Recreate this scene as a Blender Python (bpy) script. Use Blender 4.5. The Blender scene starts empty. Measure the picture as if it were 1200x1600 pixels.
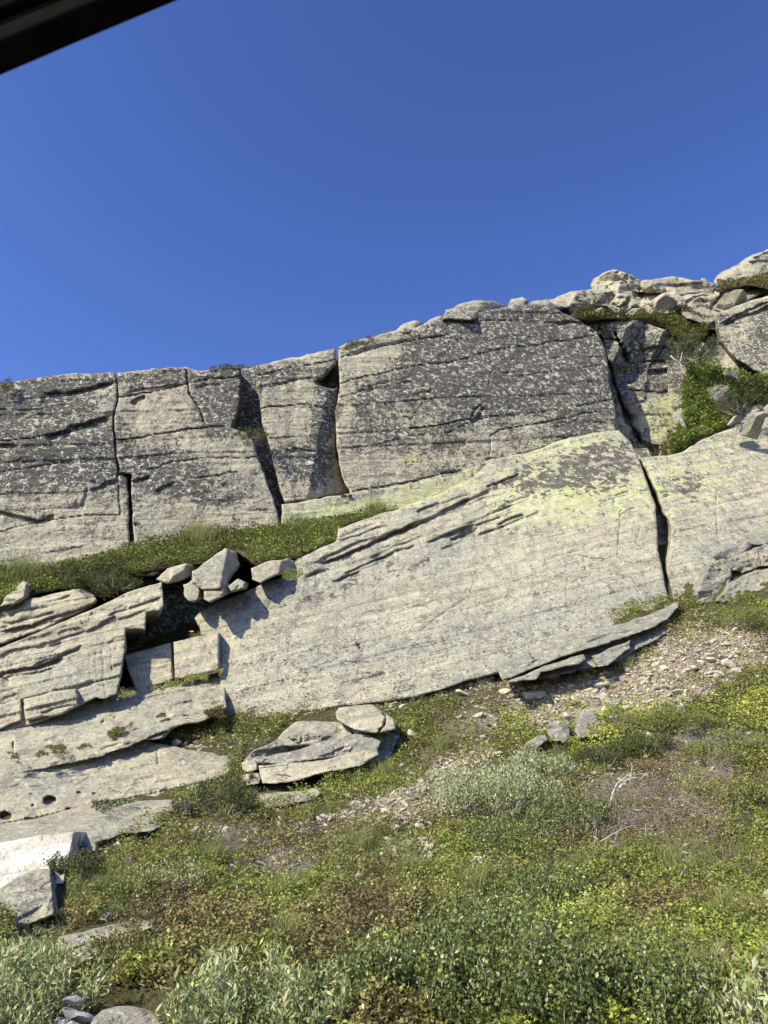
import bpy, math, random
import numpy as np
R = math.radians
scene = bpy.context.scene
col = scene.collection
rng = np.random.default_rng(7)
random.seed(7)

# ------------------------------------------------------------------ camera
F = 1230.0            # focal length in pixels of a 1200x1600 frame
PITCH = R(22.1)
CZ = 2.0
cam_data = bpy.data.cameras.new('camera')
cam = bpy.data.objects.new('camera', cam_data)
col.objects.link(cam)
cam.location = (0, 0, CZ)
cam.rotation_euler = (R(90) + PITCH, 0, 0)
cam_data.sensor_fit = 'VERTICAL'
cam_data.sensor_height = 24.0
cam_data.lens = 24.0 * F / 1600.0
cam_data.clip_start = 0.02
cam_data.clip_end = 3000
cam_data.dof.use_dof = True
cam_data.dof.focus_distance = 13.0
cam_data.dof.aperture_fstop = cam_data.lens / 2.3
scene.camera = cam

# ------------------------------------------------------------------ light
SUN_AZ = R(50)        # from straight behind the camera towards its left
SUN_EL = R(40)
to_sun = np.array([-math.sin(SUN_AZ) * math.cos(SUN_EL), -math.cos(SUN_AZ) * math.cos(SUN_EL), math.sin(SUN_EL)])
world = bpy.data.worlds.new('World')
scene.world = world
world.use_nodes = True
wn = world.node_tree
wn.nodes.clear()
sky = wn.nodes.new('ShaderNodeTexSky')
sky.sky_type = 'NISHITA'
sky.sun_disc = False
sky.sun_elevation = SUN_EL
sky.sun_rotation = math.atan2(to_sun[0], to_sun[1])
sky.altitude = 0
sky.air_density = 1.0
sky.dust_density = 0.3
sky.ozone_density = 4.0
bg = wn.nodes.new('ShaderNodeBackground')
bg.inputs['Strength'].default_value = 0.0805
wo = wn.nodes.new('ShaderNodeOutputWorld')
gm_ = wn.nodes.new('ShaderNodeGamma'); gm_.inputs['Gamma'].default_value = 1.5      # the phone's contrasty, saturated rendering of a clear sky
tn_ = wn.nodes.new('ShaderNodeMix'); tn_.data_type = 'RGBA'; tn_.blend_type = 'MULTIPLY'; tn_.inputs[0].default_value = 1.0
tn_.inputs[7].default_value = (.97, .83, .93, 1)
wn.links.new(sky.outputs[0], gm_.inputs['Color'])
wn.links.new(gm_.outputs[0], tn_.inputs[6])
wn.links.new(tn_.outputs[2], bg.inputs['Color'])
wn.links.new(bg.outputs[0], wo.inputs['Surface'])

sd = bpy.data.lights.new('sun', 'SUN')
sd.energy = 5.0
sd.angle = R(0.53)
sd.color = (1.0, 0.92, 0.70)
sun = bpy.data.objects.new('sun', sd)
col.objects.link(sun)
from mathutils import Vector
sun.rotation_euler = Vector((float(to_sun[0]), float(to_sun[1]), float(to_sun[2]))).to_track_quat('Z', 'Y').to_euler()
sun.location = (-20, -20, 30)
scene.view_settings.view_transform = 'Standard'
scene.view_settings.look = 'None'
scene.view_settings.exposure = 0.75
scene.view_settings.gamma = 1.0
scene.view_settings.use_curve_mapping = False

# ------------------------------------------------------------------ maths helpers
cp, sp = math.cos(PITCH), math.sin(PITCH)

def P(px, py, D):
    """point seen at (px, py) of the photograph at the distance D (metres along +Y)"""
    px = np.asarray(px, float); py = np.asarray(py, float); D = np.asarray(D, float)
    u = (px - 600) / F; v = (800 - py) / F
    t = D / (cp - v * sp)
    return np.stack([u * t, D + 0 * t, CZ + (sp + v * cp) * t], -1)

def to_px(W):
    x, y, z = W[..., 0], W[..., 1], W[..., 2] - CZ
    d = y * cp + z * sp
    return 600 + F * x / d, 800 - F * (-y * sp + z * cp) / d

def plane(*pts):
    """three or more (px, py, D): 1/D is affine in the picture for a real plane"""
    A = np.array([[1, p[0], p[1]] for p in pts], float)
    b = np.array([1.0 / p[2] for p in pts])
    c = np.linalg.lstsq(A, b, rcond=None)[0]
    return lambda px, py: 1.0 / np.clip(c[0] + c[1] * px + c[2] * py, 0.02, 1.0)

def hsh(i, j, k, s):
    h = (i.astype(np.int64) * 374761393 + j.astype(np.int64) * 668265263 + k.astype(np.int64) * 2147483647 + s * 1274126177) & 0xFFFFFFFF
    h = ((h ^ (h >> 13)) * 1274126177) & 0xFFFFFFFF
    h = ((h ^ (h >> 16)) * 2246822519) & 0xFFFFFFFF
    return ((h ^ (h >> 15)) & 0xFFFFFF) / float(0xFFFFFF)

def vnoise(x, y, z, s=0):
    x = np.asarray(x, float); y = np.asarray(y, float) + 0 * x; z = np.asarray(z, float) + 0 * x
    i, j, k = np.floor(x), np.floor(y), np.floor(z)
    fx, fy, fz = x - i, y - j, z - k
    fx = fx * fx * fx * (fx * (fx * 6 - 15) + 10); fy = fy * fy * fy * (fy * (fy * 6 - 15) + 10); fz = fz * fz * fz * (fz * (fz * 6 - 15) + 10)
    r = 0
    for a in (0, 1):
        for b in (0, 1):
            for c in (0, 1):
                w = (fx if a else 1 - fx) * (fy if b else 1 - fy) * (fz if c else 1 - fz)
                r = r + w * hsh(i + a, j + b, k + c, s)
    return r * 2 - 1

def fbm(x, y, z, oct=4, s=0, gain=0.5, ridge=False):
    a, r, n = 1.0, 0, 0
    for o in range(oct):
        v = vnoise(x * 2.03 ** o + 17.3 * o, y * 2.03 ** o - 9.1 * o, z * 2.03 ** o + 5.7 * o, s + o)
        if ridge: v = 1 - 2 * np.abs(v)
        r = r + a * v; n += a; a *= gain
    return r / n

def sstep(a, b, x):
    t = np.clip((x - a) / (b - a), 0, 1)
    return t * t * (3 - 2 * t)

def seg_dist(px, py, pts, closed=False):
    """distance, nearest point, index along the line and the side to a polyline"""
    pts = np.asarray(pts, float)
    a = pts if closed else pts[:-1]
    b = np.roll(pts, -1, 0) if closed else pts[1:]
    best = np.full(px.shape, 1e18); nx = np.zeros(px.shape); ny = np.zeros(px.shape); tt = np.zeros(px.shape); side = np.zeros(px.shape)
    for i in range(len(a)):
        ax, ay = a[i]; dx, dy = b[i] - a[i]
        L = dx * dx + dy * dy + 1e-9
        t = np.clip(((px - ax) * dx + (py - ay) * dy) / L, 0, 1)
        qx, qy = ax + t * dx, ay + t * dy
        d = (px - qx) ** 2 + (py - qy) ** 2
        m = d < best
        best = np.where(m, d, best); nx = np.where(m, qx, nx); ny = np.where(m, qy, ny); tt = np.where(m, i + t, tt)
        side = np.where(m, dx * (py - ay) - dy * (px - ax), side)
    return np.sqrt(best), nx, ny, tt / len(a), side

def inside(px, py, poly):
    poly = np.asarray(poly, float); c = np.zeros(np.shape(px), bool)
    n = len(poly)
    for i in range(n):
        x0, y0 = poly[i]; x1, y1 = poly[(i + 1) % n]
        if y0 == y1: continue
        m = ((y0 > py) != (y1 > py)) & (px < (x1 - x0) * (py - y0) / (y1 - y0) + x0)
        c ^= m
    return c

def rough_line(pts, jit, step=6, closed=True, seed=0):
    pts = np.asarray(pts, float); out = []
    n = len(pts); m = n if closed else n - 1
    for i in range(m):
        a, b = pts[i], pts[(i + 1) % n]
        L = np.hypot(*(b - a)); k = max(1, int(L / step))
        nrm = np.array([-(b - a)[1], (b - a)[0]]) / (L + 1e-6)
        for q in range(k):
            p = a + (b - a) * q / k
            w = 0.0 if q == 0 else jit
            out.append(p + nrm * w * float(fbm(np.array(p[0] * .045 + seed), np.array(p[1] * .045), np.array(seed * 1.7), 3, 5)))
    if not closed: out.append(pts[-1])
    return np.array(out)

# ------------------------------------------------------------------ object helpers
def mesh_obj(name, V, faces, mat, parent=None, paint=None, smooth=True, origin=None):
    """V (n,3); faces is an (m,k) array or a list of such arrays"""
    me = bpy.data.meshes.new(name)
    V = np.asarray(V, np.float32)
    if origin is not None: V = V - np.asarray(origin, np.float32)
    if not isinstance(faces, list): faces = [faces]
    faces = [np.asarray(f, np.int32) for f in faces if len(f)]
    nl = sum(f.size for f in faces); nf = sum(len(f) for f in faces)
    me.vertices.add(len(V)); me.vertices.foreach_set('co', V.ravel())
    me.loops.add(nl); me.polygons.add(nf)
    me.loops.foreach_set('vertex_index', np.concatenate([f.ravel() for f in faces]))
    tot = np.concatenate([np.full(len(f), f.shape[1], np.int32) for f in faces])
    start = np.concatenate([[0], np.cumsum(tot)[:-1]]).astype(np.int32)
    me.polygons.foreach_set('loop_start', start)
    me.polygons.foreach_set('loop_total', tot)
    me.polygons.foreach_set('use_smooth', np.full(nf, smooth, bool))
    if paint is not None:
        at = me.color_attributes.new('paint', 'FLOAT_COLOR', 'POINT')
        paint = np.asarray(paint, np.float32)
        if paint.shape[1] == 3: paint = np.concatenate([paint, np.ones((len(paint), 1), np.float32)], 1)
        at.data.foreach_set('color', paint.ravel())
    me.update(calc_edges=True)
    me.validate()
    if mat is not None: me.materials.append(mat)
    o = bpy.data.objects.new(name, me); col.objects.link(o)
    if origin is not None and parent is None: o.location = tuple(float(q) for q in origin)
    if parent is not None: o.parent = parent
    return o

def empty(name, loc=(0, 0, 0)):
    o = bpy.data.objects.new(name, None); col.objects.link(o)
    o.location = tuple(float(q) for q in loc); o.empty_display_size = .2
    return o

def tag(o, label, cat, group=None, kind=None):
    o['label'] = label; o['category'] = cat
    if group: o['group'] = group
    if kind: o['kind'] = kind
    return o

# ------------------------------------------------------------------ materials
class NT:
    def __init__(s, name):
        s.m = bpy.data.materials.new(name); s.m.use_nodes = True
        s.t = s.m.node_tree; s.t.nodes.clear()
        s.out = s.t.nodes.new('ShaderNodeOutputMaterial')
    def n(s, typ, **kw):
        nd = s.t.nodes.new(typ)
        for k, v in kw.items(): setattr(nd, k, v)
        return nd
    def l(s, a, b): s.t.links.new(a, b)
    def setin(s, sock, v):
        if hasattr(v, 'is_output') or isinstance(v, bpy.types.NodeSocket): s.l(v, sock)
        else: sock.default_value = v
    def math(s, op, a, b=0.0, clamp=False):
        nd = s.n('ShaderNodeMath', operation=op, use_clamp=clamp)
        s.setin(nd.inputs[0], a); s.setin(nd.inputs[1], b)
        return nd.outputs[0]
    def ramp(s, v, a, b):
        nd = s.n('ShaderNodeMapRange', interpolation_type='SMOOTHSTEP')
        s.setin(nd.inputs['Value'], v); s.setin(nd.inputs['From Min'], a); s.setin(nd.inputs['From Max'], b)
        return nd.outputs[0]
    def mix(s, f, a, b, mode='MIX'):
        nd = s.n('ShaderNodeMix', data_type='RGBA', blend_type=mode)
        s.setin(nd.inputs[0], f); s.setin(nd.inputs[6], a); s.setin(nd.inputs[7], b)
        return nd.outputs[2]
    def noise(s, vec, scale, detail=4, rough=.55, dist=0.0):
        nd = s.n('ShaderNodeTexNoise')
        s.l(vec, nd.inputs['Vector'])
        nd.inputs['Scale'].default_value = scale; nd.inputs['Detail'].default_value = detail
        nd.inputs['Roughness'].default_value = rough; nd.inputs['Distortion'].default_value = dist
        return nd.outputs['Fac']
    def voro(s, vec, scale, feature='F1', rnd=1.0):
        nd = s.n('ShaderNodeTexVoronoi', feature=feature)
        s.l(vec, nd.inputs['Vector']); nd.inputs['Scale'].default_value = scale; nd.inputs['Randomness'].default_value = rnd
        return nd
    def mapping(s, vec, rot=(0, 0, 0), scale=(1, 1, 1), loc=(0, 0, 0)):
        nd = s.n('ShaderNodeMapping')
        s.l(vec, nd.inputs['Vector']); nd.inputs['Rotation'].default_value = rot
        nd.inputs['Scale'].default_value = scale; nd.inputs['Location'].default_value = loc
        return nd.outputs[0]

def C(r, g, b): return (r, g, b, 1.0)

def rock_material(name, bed_deg, warm, grey, pepper=.5, streak=.5, dbias=0.0, dmul=.27, dscale=15.0, spots=1.0, big=2.2):
    s = NT(name)
    geo = s.n('ShaderNodeNewGeometry'); pos = geo.outputs['Position']
    at = s.n('ShaderNodeAttribute', attribute_name='paint')
    sep = s.n('ShaderNodeSeparateColor'); s.l(at.outputs['Color'], sep.inputs[0])
    dark, yel, bare, cool = sep.outputs[0], sep.outputs[1], sep.outputs[2], at.outputs['Alpha']
    # bedding streaks follow the layers
    bed = s.mapping(s.mapping(pos, rot=(0, R(bed_deg), 0)), scale=(.35, .8, 5.0))
    bedfine = s.mapping(s.mapping(pos, rot=(0, R(bed_deg), 0)), scale=(1.3, 3.0, 26.0))
    nb = s.noise(bed, 1.6, 5, .6, .4)
    nbf = s.noise(bedfine, 1.5, 3, .6)
    nl = s.noise(pos, .9, 5, .6)
    nm = s.noise(pos, 5.0, 5, .6, .5)
    nf = s.noise(pos, 34.0, 4, .65)
    nvf = s.noise(pos, 110.0, 2, .7)
    base = s.mix(s.ramp(nb, .38, .62), C(*warm), C(*[w * .70 for w in warm]))
    base = s.mix(s.ramp(s.math('ADD', nl, s.math('MULTIPLY', s.math('SUBTRACT', cool, .5), .55)), .38, .66), base, C(*grey))
    base = s.mix(s.math('MULTIPLY', s.ramp(nbf, .5, .72), .45 * streak), base, C(.20, .18, .155))
    base = s.mix(s.math('MULTIPLY', s.ramp(nbf, .42, .28), .35), base, C(.62, .56, .43))
    base = s.mix(s.math('MULTIPLY', s.ramp(nf, .5, .72), .35), base, C(.17, .155, .135))
    # iron tint
    rust = s.ramp(s.noise(s.mapping(pos, scale=(1, 1, .45), loc=(7, 3, 1)), 1.3, 4, .6), .56, .72)
    base = s.mix(s.math('MULTIPLY', rust, .35), base, C(.44, .33, .22))
    # run-off stains down the face
    run = s.ramp(s.noise(s.mapping(pos, scale=(4.5, 2.0, .35)), 1.3, 4, .62, .2), .5, .68)
    base = s.mix(s.math('MULTIPLY', s.math('MULTIPLY', run, .75), s.math('ADD', dark, .35, True)), base, C(.12, .11, .11))
    # small dark crust pepper everywhere unless bare
    pep = s.ramp(s.math('ADD', s.noise(pos, 26.0, 5, .72), s.math('MULTIPLY', s.math('SUBTRACT', nm, .5), .5)), .53, .60)
    pepf = s.math('MULTIPLY', pep, s.math('SUBTRACT', pepper, s.math('MULTIPLY', bare, .35), True))
    base = s.mix(pepf, base, C(.10, .092, .088))
    # pale grey crust lichen
    pal = s.ramp(s.noise(s.mapping(pos, loc=(4, 4, 4)), 11.0, 5, .7, .3), .55, .62)
    base = s.mix(s.math('MULTIPLY', pal, .5), base, C(.66, .62, .48))
    # yellow green map lichen
    ny = s.math('ADD', s.math('MULTIPLY', s.noise(s.mapping(pos, loc=(9, 2, 5)), 3.2, 2, .5), .40), s.math('MULTIPLY', s.noise(s.mapping(pos, loc=(2, 8, 3)), 13.0, 6, .70, .6), .60))
    thr = s.math('SUBTRACT', .71, s.math('MULTIPLY', yel, .29))
    ymask = s.ramp(s.math('SUBTRACT', ny, thr), 0.0, .02)
    ycol = s.mix(s.ramp(nm, .4, .6), C(.44, .47, .20), C(.56, .56, .36))
    base = s.mix(s.math('MULTIPLY', ymask, .85), base, ycol)
    # dark crust lichen, and the shade painted in the same channel
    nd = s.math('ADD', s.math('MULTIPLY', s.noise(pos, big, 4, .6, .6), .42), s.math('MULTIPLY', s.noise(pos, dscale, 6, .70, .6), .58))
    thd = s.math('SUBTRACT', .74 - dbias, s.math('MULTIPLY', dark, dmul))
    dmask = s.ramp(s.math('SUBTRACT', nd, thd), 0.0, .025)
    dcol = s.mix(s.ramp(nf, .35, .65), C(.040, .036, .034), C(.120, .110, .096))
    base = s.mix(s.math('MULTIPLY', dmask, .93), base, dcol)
    # white rosettes sitting on the dark crust
    v1 = s.voro(s.mapping(pos, scale=(1, 1, 1.7)), 8.0)
    wob = s.math('MULTIPLY', s.math('SUBTRACT', nf, .5), .8)
    sepc = s.n('ShaderNodeSeparateColor'); s.l(v1.outputs['Color'], sepc.inputs[0])
    rad = s.math('MULTIPLY', s.math('SUBTRACT', sepc.outputs[0], .45, True), .62)
    spot = s.ramp(s.math('SUBTRACT', rad, s.math('ADD', v1.outputs['Distance'], wob)), -.02, .05)
    v2 = s.voro(s.mapping(pos, loc=(3, 1, 2), scale=(1, 1, 1.6)), 20.0)
    sepd = s.n('ShaderNodeSeparateColor'); s.l(v2.outputs['Color'], sepd.inputs[0])
    rad2 = s.math('MULTIPLY', s.math('SUBTRACT', sepd.outputs[1], .35, True), .7)
    spot2 = s.ramp(s.math('SUBTRACT', rad2, s.math('ADD', v2.outputs['Distance'], wob)), -.02, .06)
    irr = s.ramp(s.noise(s.mapping(pos, loc=(6, 1, 8), scale=(1, 1, 1.3)), 8.0, 7, .70, .8), .55, .575)
    sp_ = s.math('MULTIPLY', s.math('MAXIMUM', s.math('MULTIPLY', s.math('MAXIMUM', spot, spot2), s.ramp(nl, .42, .58)), irr), s.math('MULTIPLY', dmask, .85 * spots))
    base = s.mix(sp_, base, s.mix(s.ramp(nm, .3, .7), C(.72, .68, .58), C(.50, .52, .38)))
    vc = s.voro(s.mapping(s.mapping(pos, rot=(0, R(bed_deg), 0)), scale=(.9, 1.5, 4.5), loc=(1, 2, 3)), 1.1, 'DISTANCE_TO_EDGE')
    crk = s.math('MULTIPLY', s.ramp(s.noise(pos, .8, 3, .5), .50, .62), s.math('MULTIPLY', s.ramp(s.math('ADD', vc.outputs['Distance'], s.math('MULTIPLY', s.math('SUBTRACT', nf, .5), .03)), .018, .004), s.ramp(nm, .46, .56)))
    base = s.mix(s.math('MULTIPLY', crk, .7), base, C(.10, .09, .08))
    base = s.mix(1.0, base, C(.79, .79, .79), 'MULTIPLY')
    bs = s.n('ShaderNodeBsdfPrincipled')
    s.l(base, bs.inputs['Base Color'])
    bs.inputs['Roughness'].default_value = .88
    bs.inputs['Specular IOR Level'].default_value = .25
    h = s.math('ADD', s.math('MULTIPLY', nf, .5), s.math('MULTIPLY', nvf, .3))
    h = s.math('ADD', h, s.math('MULTIPLY', nbf, .9))
    h = s.math('ADD', h, s.math('MULTIPLY', dmask, .25)); h = s.math('SUBTRACT', h, s.math('MULTIPLY', crk, 1.5))
    h = s.math('ADD', h, s.math('MULTIPLY', nm, 1.6))
    bp = s.n('ShaderNodeBump'); bp.inputs['Strength'].default_value = .9; bp.inputs['Distance'].default_value = .035
    s.l(h, bp.inputs['Height']); s.l(bp.outputs[0], bs.inputs['Normal'])
    s.l(bs.outputs[0], s.out.inputs['Surface'])
    return s.m

def leaf_material(name, rough=.55, trans=.3, spec=.3):
    s = NT(name)
    at = s.n('ShaderNodeAttribute', attribute_name='paint')
    bs = s.n('ShaderNodeBsdfPrincipled'); s.l(at.outputs['Color'], bs.inputs['Base Color'])
    bs.inputs['Roughness'].default_value = rough; bs.inputs['Specular IOR Level'].default_value = spec
    tr = s.n('ShaderNodeBsdfTranslucent')
    s.l(s.mix(.5, at.outputs['Color'], C(.25, .35, .04), 'MULTIPLY') if False else at.outputs['Color'], tr.inputs['Color'])
    mx = s.n('ShaderNodeMixShader'); mx.inputs[0].default_value = trans
    s.l(bs.outputs[0], mx.inputs[1]); s.l(tr.outputs[0], mx.inputs[2])
    s.l(mx.outputs[0], s.out.inputs['Surface'])
    return s.m

def simple_material(name, c1, c2, scale=8, rough=.8, bump=.3, dist=.01, stretch=(1, 1, 1), spec=.3):
    s = NT(name)
    tc = s.n('ShaderNodeTexCoord'); pos = s.mapping(tc.outputs['Object'], scale=stretch)
    n1 = s.noise(pos, scale, 5, .65)
    bs = s.n('ShaderNodeBsdfPrincipled'); s.l(s.mix(s.ramp(n1, .35, .65), C(*c1), C(*c2)), bs.inputs['Base Color'])
    bs.inputs['Roughness'].default_value = rough
    bs.inputs['Specular IOR Level'].default_value = spec
    bp = s.n('ShaderNodeBump'); bp.inputs['Strength'].default_value = bump; bp.inputs['Distance'].default_value = dist
    s.l(s.noise(pos, scale * 4, 4, .7), bp.inputs['Height']); s.l(bp.outputs[0], bs.inputs['Normal'])
    s.l(bs.outputs[0], s.out.inputs['Surface'])
    return s.m

M_cliff = rock_material('lichen_cliff_rock', 9, (.56, .505, .36), (.40, .38, .29), .95, .5, .125, .27, 9.0, 1.0, 1.3)
M_slab = rock_material('banded_slab_rock', 17, (.52, .485, .345), (.37, .365, .285), .9, .95, .02, .25, 5.5, .25, 3.5)
M_ledge = rock_material('pale_ledge_rock', 15, (.52, .475, .335), (.37, .355, .27), .6, .8, .02)
M_grey = rock_material('grey_layered_rock', 18, (.40, .38, .285), (.29, .285, .225), .5, .8, .03)
M_white = rock_material('fresh_white_rock', 12, (.92, .87, .72), (.84, .79, .66), .12, .2)
M_leaf = leaf_material('leaf', .5, .24)
M_glossleaf = leaf_material('glossy_leaf', .38, .22, .5)
M_grass = leaf_material('grass_blade', .6, .35)
M_twig = leaf_material('dry_twig', .85, 0.0, .2)
M_wood = simple_material('bleached_wood', (.42, .37, .30), (.58, .53, .46), 12, .8, .4, .004, (1, 1, .12))
M_deadwood = simple_material('grey_dead_wood', (.30, .26, .21), (.46, .41, .35), 12, .85, .4, .004)

def loose_stone_material(name, c1, c2, c3):
    s = NT(name)
    tc = s.n('ShaderNodeTexCoord'); geo = s.n('ShaderNodeNewGeometry')
    oi = s.n('ShaderNodeObjectInfo')
    pos = geo.outputs['Position']
    n1 = s.noise(pos, 9, 5, .65); n2 = s.noise(pos, 48, 4, .7)
    b = s.mix(s.ramp(n1, .35, .65), C(*c1), C(*c2))
    b = s.mix(s.math('MULTIPLY', oi.outputs['Random'], .6), b, C(*c3))
    b = s.mix(s.math('MULTIPLY', s.ramp(n2, .55, .7), .45), b, C(.17, .155, .13))
    bs = s.n('ShaderNodeBsdfPrincipled'); s.l(s.mix(1.0, b, C(.79, .79, .79), 'MULTIPLY'), bs.inputs['Base Color'])
    bs.inputs['Roughness'].default_value = .88; bs.inputs['Specular IOR Level'].default_value = .25
    bp = s.n('ShaderNodeBump'); bp.inputs['Strength'].default_value = .6; bp.inputs['Distance'].default_value = .008
    s.l(n2, bp.inputs['Height']); s.l(bp.outputs[0], bs.inputs['Normal'])
    s.l(bs.outputs[0], s.out.inputs['Surface'])
    return s.m
M_stone = loose_stone_material('scree_stone', (.47, .42, .31), (.38, .35, .27), (.55, .49, .37))
M_stone_grey = loose_stone_material('grey_stone', (.33, .33, .315), (.26, .26, .25), (.38, .37, .34))

def ground_material():
    s = NT('soil_and_litter')
    geo = s.n('ShaderNodeNewGeometry'); pos = geo.outputs['Position']
    at = s.n('ShaderNodeAttribute', attribute_name='paint')
    sep = s.n('ShaderNodeSeparateColor'); s.l(at.outputs['Color'], sep.inputs[0])
    grn, grav, dry = sep.outputs
    n1 = s.noise(pos, 3.0, 5, .6); n2 = s.noise(pos, 22, 5, .7); n3 = s.noise(pos, 75, 3, .7)
    soil = s.mix(s.ramp(n2, .35, .65), C(.060, .045, .032), C(.15, .115, .08))
    litter = s.mix(s.ramp(n2, .35, .68), C(.15, .12, .10), C(.30, .26, .22))
    moss = s.mix(s.ramp(n2, .35, .65), C(.045, .042, .018), C(.13, .12, .045))
    b = s.mix(s.ramp(s.math('ADD', dry, s.math('SUBTRACT', n1, .5)), .35, .6), soil, litter)
    b = s.mix(s.ramp(s.math('ADD', grn, s.math('MULTIPLY', s.math('SUBTRACT', n1, .5), 1.2)), .35, .6), b, moss)
    v = s.voro(pos, 26.0)
    sc = s.n('ShaderNodeSeparateColor'); s.l(v.outputs['Color'], sc.inputs[0])
    gr = s.mix(sc.outputs[0], C(.21, .17, .125), C(.44, .38, .285))
    gmask = s.ramp(s.math('ADD', grav, s.math('MULTIPLY', s.math('SUBTRACT', sc.outputs[1], .5), .8)), .42, .5)
    b = s.mix(gmask, b, gr)
    bs = s.n('ShaderNodeBsdfPrincipled'); s.l(s.mix(1.0, b, C(.79, .79, .79), 'MULTIPLY'), bs.inputs['Base Color'])
    bs.inputs['Roughness'].default_value = .95; bs.inputs['Specular IOR Level'].default_value = .15
    bp = s.n('ShaderNodeBump'); bp.inputs['Strength'].default_value = 1.0; bp.inputs['Distance'].default_value = .03
    s.l(s.math('ADD', n2, s.math('MULTIPLY', n3, .6)), bp.inputs['Height']); s.l(bp.outputs[0], bs.inputs['Normal'])
    s.l(bs.outputs[0], s.out.inputs['Surface'])
    return s.m
M_ground = ground_material()

# ------------------------------------------------------------------ where the lichens grow (regions of the rock), plus some painted shade
# (channel, px, py, rx, ry, rotation, amount)   0 dark crust and painted shade  1 yellow green  2 bare  3 grey stone
BL = [
 (0, 60, 640, 110, 45, -8, .85), (0, 60, 725, 130, 60, -8, .75), (0, 150, 700, 60, 40, 0, .35), (0, 250, 745, 90, 45, -8, .6),
 (0, 345, 625, 42, 55, 20, 1.1), (0, 240, 590, 70, 14, -5, .5), (0, 330, 770, 70, 30, -8, .25), (0, 390, 610, 16, 55, 0, 1.0),
 (0, 505, 650, 22, 80, 3, .9), (0, 460, 730, 60, 40, 0, .55), (0, 440, 590, 40, 25, 0, .35), (0, 800, 560, 130, 70, 5, 1.0), (0, 740, 520, 80, 25, -6, .4), (0, 860, 620, 100, 30, -5, .4), (0, 60, 605, 120, 14, -6, .6), (0, 400, 585, 120, 10, -6, .4),
 (0, 905, 570, 60, 95, 0, .95), (0, 720, 620, 90, 70, 20, .6), (0, 640, 575, 14, 50, 0, .6), (0, 590, 640, 45, 70, 10, .4),
 (0, 660, 700, 80, 40, 10, .3), (0, 840, 500, 90, 25, 5, .55), (0, 740, 490, 60, 14, -8, .6), (0, 900, 665, 60, 20, -10, .4),
 (0, 880, 735, 125, 42, -8, .85), (0, 940, 780, 60, 30, 20, .45), (0, 1060, 760, 50, 25, -15, .35), (0, 960, 720, 45, 40, 30, .6), (0, 800, 770, 70, 30, -10, .3), (0, 1100, 750, 90, 50, -15, .35),
 (0, 830, 828, 75, 20, -5, .5), (0, 1010, 560, 60, 55, 0, .75), (0, 1060, 640, 30, 50, 0, .2), (0, 1190, 530, 30, 70, 15, .5),
 (0, 1130, 520, 20, 50, 20, .3), (0, 560, 640, 20, 60, 0, .3), (0, 620, 760, 50, 14, -10, .1), (0, 1060, 850, 20, 40, 0, .1),
 (1, 500, 800, 80, 20, -8, .85), (1, 620, 785, 80, 22, -12, .7), (1, 690, 745, 70, 30, -15, .55), (1, 640, 715, 22, 18, 0, .7),
 (1, 820, 775, 110, 60, -10, .65), (1, 930, 780, 110, 60, 0, .5), (1, 1100, 745, 140, 75, -15, .6), (1, 1040, 650, 40, 60, 0, .7),
 (1, 900, 690, 110, 25, -10, .6), (1, 350, 810, 90, 20, -5, .4), (1, 205, 830, 60, 20, 0, .35), (1, 800, 600, 150, 80, 0, .25),
 (1, 600, 620, 60, 80, 0, .2), (1, 440, 600, 60, 60, 0, .15), (1, 70, 640, 60, 20, 0, .2), (1, 1000, 450, 130, 30, 0, .3),
 (1, 980, 580, 60, 80, 0, .3), (1, 800, 880, 200, 20, -12, .1),
 (2, 580, 545, 55, 30, -10, .8), (2, 690, 560, 55, 40, -5, .5), (2, 240, 640, 60, 30, -8, .5), (2, 60, 840, 90, 30, -8, .6),
 (2, 700, 900, 350, 60, -14, .9), (2, 850, 950, 180, 30, -10, .4), (2, 120, 960, 160, 40, -14, .9), (2, 150, 1220, 250, 60, -8, .7),
 (2, 1150, 500, 40, 60, 10, .6), (2, 420, 690, 40, 40, 0, .3), (2, 1120, 820, 80, 25, -14, .5),
 (3, 430, 930, 110, 28, -14, .9), (0, 430, 935, 130, 28, -14, .5), (0, 640, 875, 110, 24, -22, .42), (0, 560, 915, 120, 18, -16, .3), (0, 1090, 800, 90, 60, 0, .15), (0, 600, 1010, 150, 25, -12, .12), (0, 125, 1330, 14, 34, 0, .8), (0, 97, 1400, 12, 34, 0, .6), (0, 1150, 880, 60, 40, 0, .2), (0, 760, 940, 60, 20, 0, .05), (0, 230, 985, 60, 50, 0, .0), (3, 560, 1020, 160, 25, -12, .5), (3, 900, 960, 200, 30, -12, .7), (3, 100, 1060, 100, 40, 0, .5),  # dark blobs on the two boulders' right facets are shade painted in
 (3, 250, 760, 150, 60, 0, .4), (3, 660, 870, 80, 25, -20, .5), (3, 60, 1220, 80, 30, 0, .5), (3, 850, 1030, 90, 30, 0, .8), (3, 1150, 880, 50, 40, 0, .9),
]
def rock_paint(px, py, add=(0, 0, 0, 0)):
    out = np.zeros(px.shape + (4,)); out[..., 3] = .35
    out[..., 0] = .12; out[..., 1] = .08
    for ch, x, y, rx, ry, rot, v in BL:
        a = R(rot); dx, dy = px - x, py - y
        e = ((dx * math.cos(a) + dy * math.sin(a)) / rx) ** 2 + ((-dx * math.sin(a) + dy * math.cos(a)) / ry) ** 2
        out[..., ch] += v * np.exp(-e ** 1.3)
    return np.clip(out + np.array(add), 0, 1)

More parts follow.
